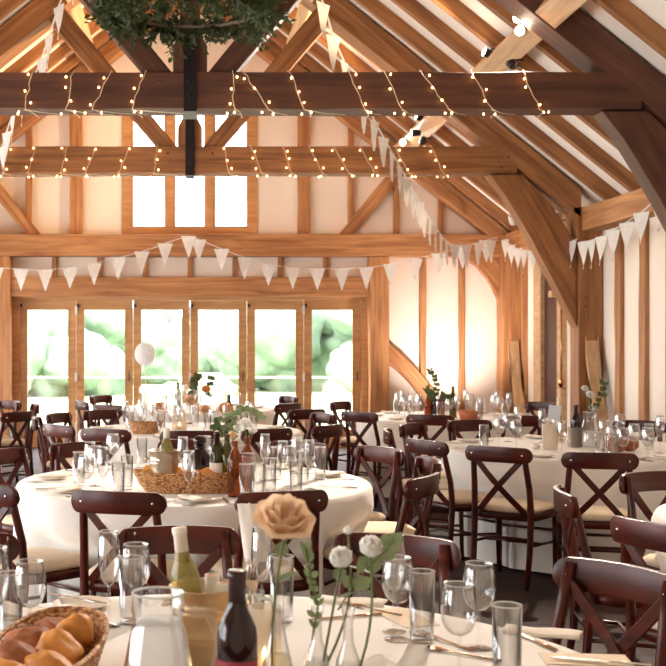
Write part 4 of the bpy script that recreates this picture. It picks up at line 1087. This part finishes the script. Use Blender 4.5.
q = at_d(160, 410, 12.4); o = MB().box((0, 0, .045), (.09, .09, .09)).build('wooden_box', M['terracotta'], bevel=.004); o.location = (q.x, 12.4, TOP); tag(o, 'small square orange-brown box on the far table under the balloon', 'box')
q = at_d(145, 354, 12.5); t = empty('balloon', (q.x, 12.5, q.z)); MB().ball((0, 0, 0), .115, 28, 18, (1, 1, 1.15)).build('balloon_skin', M['balloon'], t)
MB().lathe([(.001, -.125), (.012, -.145), (.014, -.15), (.001, -.148)], 10).build('knot', M['balloon'], t); MB().tube([(0, 0, -.14), (.01, 0, -.3), (-.004, 0, -.45), (0, 0, -(q.z-TOP)+.005)], .004, 5).build('ribbon', M['string'], t)
tag(t, 'round white balloon floating on a ribbon in front of the third glass door', 'balloon')

# ------------------------------------------------------------------ labels for the repeated tableware
ORD = ['first', 'second', 'third', 'fourth', 'fifth', 'sixth', 'seventh', 'eighth', 'ninth', 'tenth', 'eleventh', 'twelfth', 'thirteenth', 'fourteenth', 'fifteenth', 'sixteenth', 'seventeenth', 'eighteenth']
g = {}
for it in ITEMS: g.setdefault((it[2], it[4]), []).append(it)
for (tk, pl), L in g.items():
    where = TABLES[tk][2]
    L.sort(key=lambda it: it[0].location.x/it[0].location.y)
    for i, (o, desc, _, cat, _) in enumerate(L):
        grp = pl+' on '+where
        if tk in FAR and len(L) > 1: lab = desc+' among the crowded tableware on '+where
        elif len(L) == 1: lab = desc+' on '+where
        else: lab = '%s on %s, %s %s from the left' % (desc, TABLES[tk][3] if 0 else where, ORD[i], cat)
        tag(o, ' '.join(lab.split()[:16]) if len(lab.split()) > 16 else lab, cat, grp)
for k in list(P_):
    if k not in USED:
        for ch in list(P_[k].children): bpy.data.objects.remove(ch)
        bpy.data.objects.remove(P_[k])
# ------------------------------------------------------------------ bunting
def flag_mesh():
    vs = []; fs = []; n = 7; w, h = .21, .30
    for j in range(n+1):
        q = j/n; ww = w*(1-q)*.5+.002
        for i in range(5):
            u = i/4*2-1; vs.append((u*ww, .012*math.sin(q*4+u)*q, -h*q))
    for j in range(n):
        for i in range(4): fs.append((j*5+i, j*5+i+1, (j+1)*5+i+1, (j+1)*5+i))
    m = MB().add(vs, fs, True)
    # give the cloth its own thickness
    o = len(m.v); t = .0015
    m.v += [p+Vector((0, t, 0)) for p in m.v]; m.f += [tuple(reversed([i+o for i in f])) for f in m.f]; m.sm += [True]*len(fs)
    return m
FL = flag_mesh()
flag0 = None
def bunting(P, lab, gap=.34, start=.12, seed=0):
    global flag0
    P = [Vector(p) for p in P]; rnd = random.Random(seed)
    # catmull-rom
    pts = []
    Q = [P[0]*2-P[1]]+P+[P[-1]*2-P[-2]]
    for i in range(1, len(Q)-2):
        for k in range(8):
            t = k/8; a, b, c, d = Q[i-1], Q[i], Q[i+1], Q[i+2]
            pts.append(.5*((2*b)+(c-a)*t+(2*a-5*b+4*c-d)*t*t+(3*b-a-3*c+d)*t**3))
    pts.append(P[-1])
    T = empty('bunting', pts[0], label=lab, cat='bunting', group='strings of white triangular bunting')
    o = pts[0].copy(); MB().tube([p-o for p in pts], .010, 5, .5).build('string', M['flag'], T)
    acc = 0; nxt = start
    for i in range(len(pts)-1):
        d = pts[i+1]-pts[i]; L = d.length
        while acc+L > nxt:
            p = pts[i]+d*((nxt-acc)/L)
            if flag0 is None:
                f = FL.build('flag', M['flag'], None, fix=False); flag0 = f
            else:
                f = flag0.copy(); COL.objects.link(f)
            f.parent = T; f.location = p-o
            f.rotation_euler = (rnd.uniform(-.06, .06), 0, (lambda q: .88*(q-PI if q > PI/2 else q))(math.atan2(d.y, d.x))+rnd.uniform(-.2, .2)); nxt += gap
        acc += L
    return T
D_ = 15.62
bunting([at_d(x, y, D_) for x, y in ((-60, 255), (-25, 265), (20, 269), (50, 269.5), (90, 264), (125, 256), (150, 249), (172, 241), (189, 236))], 'bunting across the left half of the back wall, rising towards its centre')
bunting([at_d(x, y, D_) for x, y in ((191, 236), (205, 242), (222, 249), (250, 259), (280, 266), (320, 268.5), (360, 268), (385, 265), (420, 258), (455, 249), (480, 242), (498, 237))], 'bunting across the right half of the back wall towards the corner post', seed=2)
bunting([at_d(x, y, d) for x, y, d in ((296, -60, 9.6), (322, 0, 9.85), (334, 38, 10.1), (350, 74, 10.5), (368, 108, 11.0), (384, 138, 11.5), (403, 172, 12.2), (420, 203, 13.0), (436, 228, 13.9), (455, 245, 14.8), (498, 240, 15.7))], 'long bunting swag falling from the roof peak to the right back corner', seed=3, start=.25)
bunting([at_d(x, y, d) for x, y, d in ((88, -60, 9.6), (61, 0, 9.85), (50, 33, 10.1), (37, 70, 10.6), (22, 95, 11.0), (10, 122, 11.4), (-3, 160, 12.2), (-30, 215, 13.5), (-80, 250, 15.7))], 'bunting swag falling from the roof peak down the left side', seed=4, start=.28)
def atX(px, py, X):
    s = (px-CX)/X; return Vector((X, F/s, EYE+(HZ-py)/s))
bunting([atX(503, 238, 4.33), atX(514, 247, 4.3), atX(532, 251, 4.27), atX(552, 249, 4.27), atX(577, 239, 4.29)], 'short bunting along the right wall between corner post and truss post', gap=.36, seed=5)
bunting([atX(580, 242, 4.28), atX(592, 240, 4.24), atX(606, 234, 4.22), atX(627, 222, 4.22), atX(650, 205, 4.24), atX(690, 165, 4.3)], 'bunting along the right wall in front of the white plaster strips', gap=.34, seed=6)

# ------------------------------------------------------------------ fairy lights on the two collar beams
def fairy(y0, y1, strands, lab, s, z0=3.4, z1=3.7):
    T = empty('fairy_lights', (0, y0, 3.7), label=lab, cat='fairy lights', group='warm fairy lights wrapped round the beams'); o = Vector((0, y0, 3.7))
    yf = y0-.012; yb = y1+.012; w = MB(); rnd = random.Random(int(y0)); bulbs = []
    prev = None
    for a, b in strands:
        xa = (a-CX)/s; xb = (b-CX)/s
        pts = []
        for i in range(7):
            q = i/6; pts.append(Vector((xa+(xb-xa)*q+rnd.uniform(-.012, .012), yf-.006, z1+.008-(z1-z0+.016)*q)))
        w.tube([Vector((xa, yb, z1+.01))-o]+[p-o for p in pts]+[Vector((xb+.05, yf+.05, z0-.018))-o, Vector((xb+.08, yb, z0-.012))-o], .0035, 5)
        if prev is not None:
            mid = (prev+xa)/2; w.tube([Vector((prev, yf, z0-.012))-o, Vector((prev+(xa-prev)*.5, yf+.1, z0-.022))-o, Vector((xa, y0+.18, z0-.014))-o], .003, 5)
        prev = xb
        for i in (1, 3, 5):
            p = pts[i]; bulbs.append(p+Vector((rnd.choice((-1, 1))*rnd.uniform(.012, .045), -.012, rnd.uniform(-.02, .02))))
        for k in range(2): bulbs.append(Vector((xb+rnd.uniform(-.07, .09), yf-.01, z0-.03-rnd.uniform(0, .02))))
    w.build('wire', M['string'], T)
    b0 = None; sp = MB()
    for p in bulbs[:99]:
        if b0 is None: b0 = MB().ball((0, 0, 0), .0068, 8, 6, (1, 1, 1.3)).build('bulb', M['bulb'], T); b = b0
        else: b = b0.copy(); COL.objects.link(b)
        b.parent = T; b.location = p-o
    return T
fairy(9.2, 9.5, [(33, 24), (73, 66), (112, 92), (146, 131), (233, 234), (243, 268), (289, 305), (349, 364), (385, 402), (420, 449), (472, 492), (522, 540)], 'fairy light strands looped over the nearest dark collar beam', F/9.18)
fairy(12.7, 13.0, [(8, 4), (36, 27), (68, 60), (97, 85), (130, 118), (158, 153), (224, 229), (250, 262), (282, 292), (309, 323), (333, 349), (360, 375), (394, 409), (430, 443)], 'fairy light strands looped over the farther golden collar beam', F/12.68)

# ------------------------------------------------------------------ hanging greenery ring
T = empty('hanging_greenery_ring', (0, 8.35, 3.97), label='ring of dark green foliage hanging in front of the nearest truss', cat='foliage chandelier')
hp = [(.55*math.cos(2*PI*k/40), .5*math.sin(2*PI*k/40), 0) for k in range(41)]
MB().tube(hp, .014, 8).build('hoop', M['bark'], T)
for k in range(3):
    a = k*2*PI/3+.5; MB().tube([(.55*math.cos(a), .5*math.sin(a), 0), (0, 0, 1.4)], .006, 6).build('hanging_rope', M['black'], T)
MB().tube([(0, 0, 1.4), (0, 0, 2.42)], .01, 6).build('hanging_rope', M['black'], T)
rnd = random.Random(5); m = MB(); tw = MB()
for k in range(430):
    a = rnd.uniform(0, 2*PI); base = Vector((.55*math.cos(a), .5*math.sin(a), rnd.uniform(-.03, .06)))
    out = Vector((math.cos(a)*rnd.uniform(-.3, 1), math.sin(a)*rnd.uniform(-.3, 1), rnd.uniform(-.75, .9)))+Vector((-math.sin(a), math.cos(a), 0))*rnd.uniform(-.8, .8)
    L = rnd.uniform(.1, .24); p = base.copy(); d = out.normalized(); pts = [p.copy()]
    for j in range(7):
        d = (d+Vector((rnd.uniform(-.2, .2), rnd.uniform(-.2, .2), -.10))).normalized(); p = p+d*L/7; pts.append(p.copy())
        for s in (0, 1):
            dd = Vector((rnd.uniform(-1, 1), rnd.uniform(-1, 1), rnd.uniform(-.7, .5)))+d*.6
            add_leaf(m, p, dd, (rnd.uniform(-1, 1), rnd.uniform(-1, 1), 1), rnd.uniform(.04, .07), rnd.uniform(.022, .038))
    tw.tube(pts, .0022, 4)
for s in (-1,):
    pass
m.build('leaves', M['leaf_d'], T, fix=False); tw.build('twigs', M['bark'], T, fix=False)

# ------------------------------------------------------------------ spotlights
def aim(o, frm, to):
    d = (Vector(to)-Vector(frm)).normalized(); o.rotation_euler = d.to_track_quat('-Z', 'Y').to_euler()
LC = (1.0, .87, .72)
def spotlight(px, py, to, lab, E=60, mat='black', face=True):
    # sits on the inner edge of the purlin line x = 2.84
    s_ = (px-CX)/2.80; y = F/s_; z = EYE+(HZ-py)/s_
    p = Vector((2.80, y, z)); d = (Vector(to)-p).normalized()
    T = empty('spotlight', p, label=lab, cat='spotlight', group='spotlights along the right roof timber')
    q = d.to_track_quat('Z', 'Y').to_euler()
    h = MB().lathe([(.018, -.085), (.034, -.07), (.042, .0), (.045, .03), (.040, .03), (.036, .012), (.001, .010)], 20).build('housing', M[mat], T); h.rotation_euler = q
    l = MB().lathe([(.040, .014), (.038, .034), (.001, .042)], 18).build('lens', M['lamp'] if E else M['glass'], T, fix=False); l.rotation_euler = q
    MB().tube([(0, 0, 0), (.05, 0, .04), (.10, 0, .03)], .008, 6).build('bracket', M['black'], T)
    if E:
        L = bpy.data.lights.new('spotlight_beam', 'SPOT'); L.energy = E; L.color = LC if to[2] < 3 else (1.0, .68, .38); L.spot_size = 1.3; L.spot_blend = .9; L.shadow_soft_size = .06
        o = bpy.data.objects.new('spotlight_beam', L); COL.objects.link(o); o.location = p+d*.06; aim(o, p, to)
    return T
SP = 290
spotlight(520, 30, (.3, 3.2, .8), 'brightly glowing spotlight by the upper right timber, lower of the pair', 520)
spotlight(519, 17, (-.4, 6.0, .8), 'brightly glowing spotlight by the upper right timber, upper of the pair', 150)
spotlight(487, 53, (-1.5, 10.2, 6.0), 'spotlight left of the bright pair, turned to the upper left', SP)
spotlight(512, 64, (3.0, 7.5, 3.2), 'black spotlight just above the dark collar beam at its right end', 0)
spotlight(419, 117, (-1.0, 13.5, 6.0), 'spotlight just below the dark collar beam, highest of the rear cluster', SP)
spotlight(414, 133, (-2.5, 14.5, 4.5), 'spotlight in the middle of the rear cluster, turned left', SP)
spotlight(403, 142, (1.0, 9.0, 1.5), 'bright spotlight low in the rear cluster, aimed at the camera side', SP)
spotlight(423, 141, (3.0, 15.8, 3.3), 'black spotlight lowest in the rear cluster, right of the glowing one', 0)
for px, py, y, lab in ((513, 219, 14.4, 'small white lamp under the roof right of the far swag'), (557, 219, 13.2, 'small white lamp beside the far truss brace')):
    p = Vector(((px-CX)*y/F, y, EYE+(HZ-py)*y/F)); T = empty('wall_lamp', p, label=lab, cat='lamp', group='small white lamps on the wall plate')
    h = MB().lathe([(.05, -.07), (.06, .05), (.055, .055)], 16).build('shade', M['whitemetal'], T); h.rotation_euler = (.9, -.5, 0); MB().tube([(0, 0, 0), (.12, 0, -.02)], .012, 6).build('arm', M['whitemetal'], T)
# floor uplighters near the back right wall
for x, y, lab in ((3.5, 14.9, 'small black floor uplighter washing the pinkish back wall'),):
    T = empty('uplighter', (x, y, 0), label=lab, cat='lamp', group='floor uplighters')
    MB().lathe([(.07, 0), (.07, .02), (.055, .03), (.06, .14), (.05, .14), (.045, .12), (.001, .12)], 20).build('housing', M['black'], T)
    MB().lathe([(.044, .125), (.001, .13)], 18).build('lens', M['lamp'], T, fix=False)
    L = bpy.data.lights.new('uplighter_beam', 'SPOT'); L.energy = 95; L.color = (1, .84, .76); L.spot_size = 1.6; L.spot_blend = .9; L.shadow_soft_size = .05
    o = bpy.data.objects.new('uplighter_beam', L); COL.objects.link(o); o.location = (x, y, .16); aim(o, (x, y, .16), (x+.1, y+.85, 1.9))

# ------------------------------------------------------------------ daylight, camera
w = bpy.data.worlds.new('daylight'); SC.world = w; w.use_nodes = True; nt = w.node_tree; bg = nt.nodes['Background']
bg.inputs['Color'].default_value = (.975, .98, .99, 1); bg.inputs['Strength'].default_value = SKY
def portal(c, n, sx, sy):
    L = bpy.data.lights.new('daylight_portal', 'AREA'); L.shape = 'RECTANGLE'; L.size = sx; L.size_y = sy; L.cycles.is_portal = True
    o = bpy.data.objects.new('daylight_portal', L); COL.objects.link(o); o.location = c; o.rotation_euler = Vector(n).to_track_quat('-Z', 'Z' if abs(n[2]) < .5 else 'Y').to_euler()
portal((0, YB+.25, 1.05), (0, -1, 0), 5.0, 2.2); portal((0, YB+.25, 4.05), (0, -1, 0), 2.0, 2.1)
for a, b in bays: portal((-XW-.25, (a+b)/2, 1.37), (1, 0, 0), b-a, 2.5)
cam = bpy.data.cameras.new('camera'); co = bpy.data.objects.new('camera', cam); COL.objects.link(co)
co.location = (0, 0, EYE); co.rotation_euler = (PI/2, 0, 0); cam.sensor_width = 36; cam.lens = F/666*36
cam.shift_x = (333-CX)/666; cam.shift_y = (HZ-333)/666
cam.dof.use_dof = True; cam.dof.focus_distance = 4.8; cam.dof.aperture_fstop = 8
cam.clip_end = 300
SC.camera = co
vs_ = SC.view_settings; vs_.view_transform = 'Standard'; vs_.look = 'None'; vs_.gamma = 1; vs_.exposure = EXPO
try: vs_.use_curve_mapping = False
except Exception: pass
cy = SC.cycles; cy.transparent_max_bounces = 48; cy.max_bounces = 8; cy.diffuse_bounces = 5; cy.caustics_reflective = False; cy.sample_clamp_indirect = 6
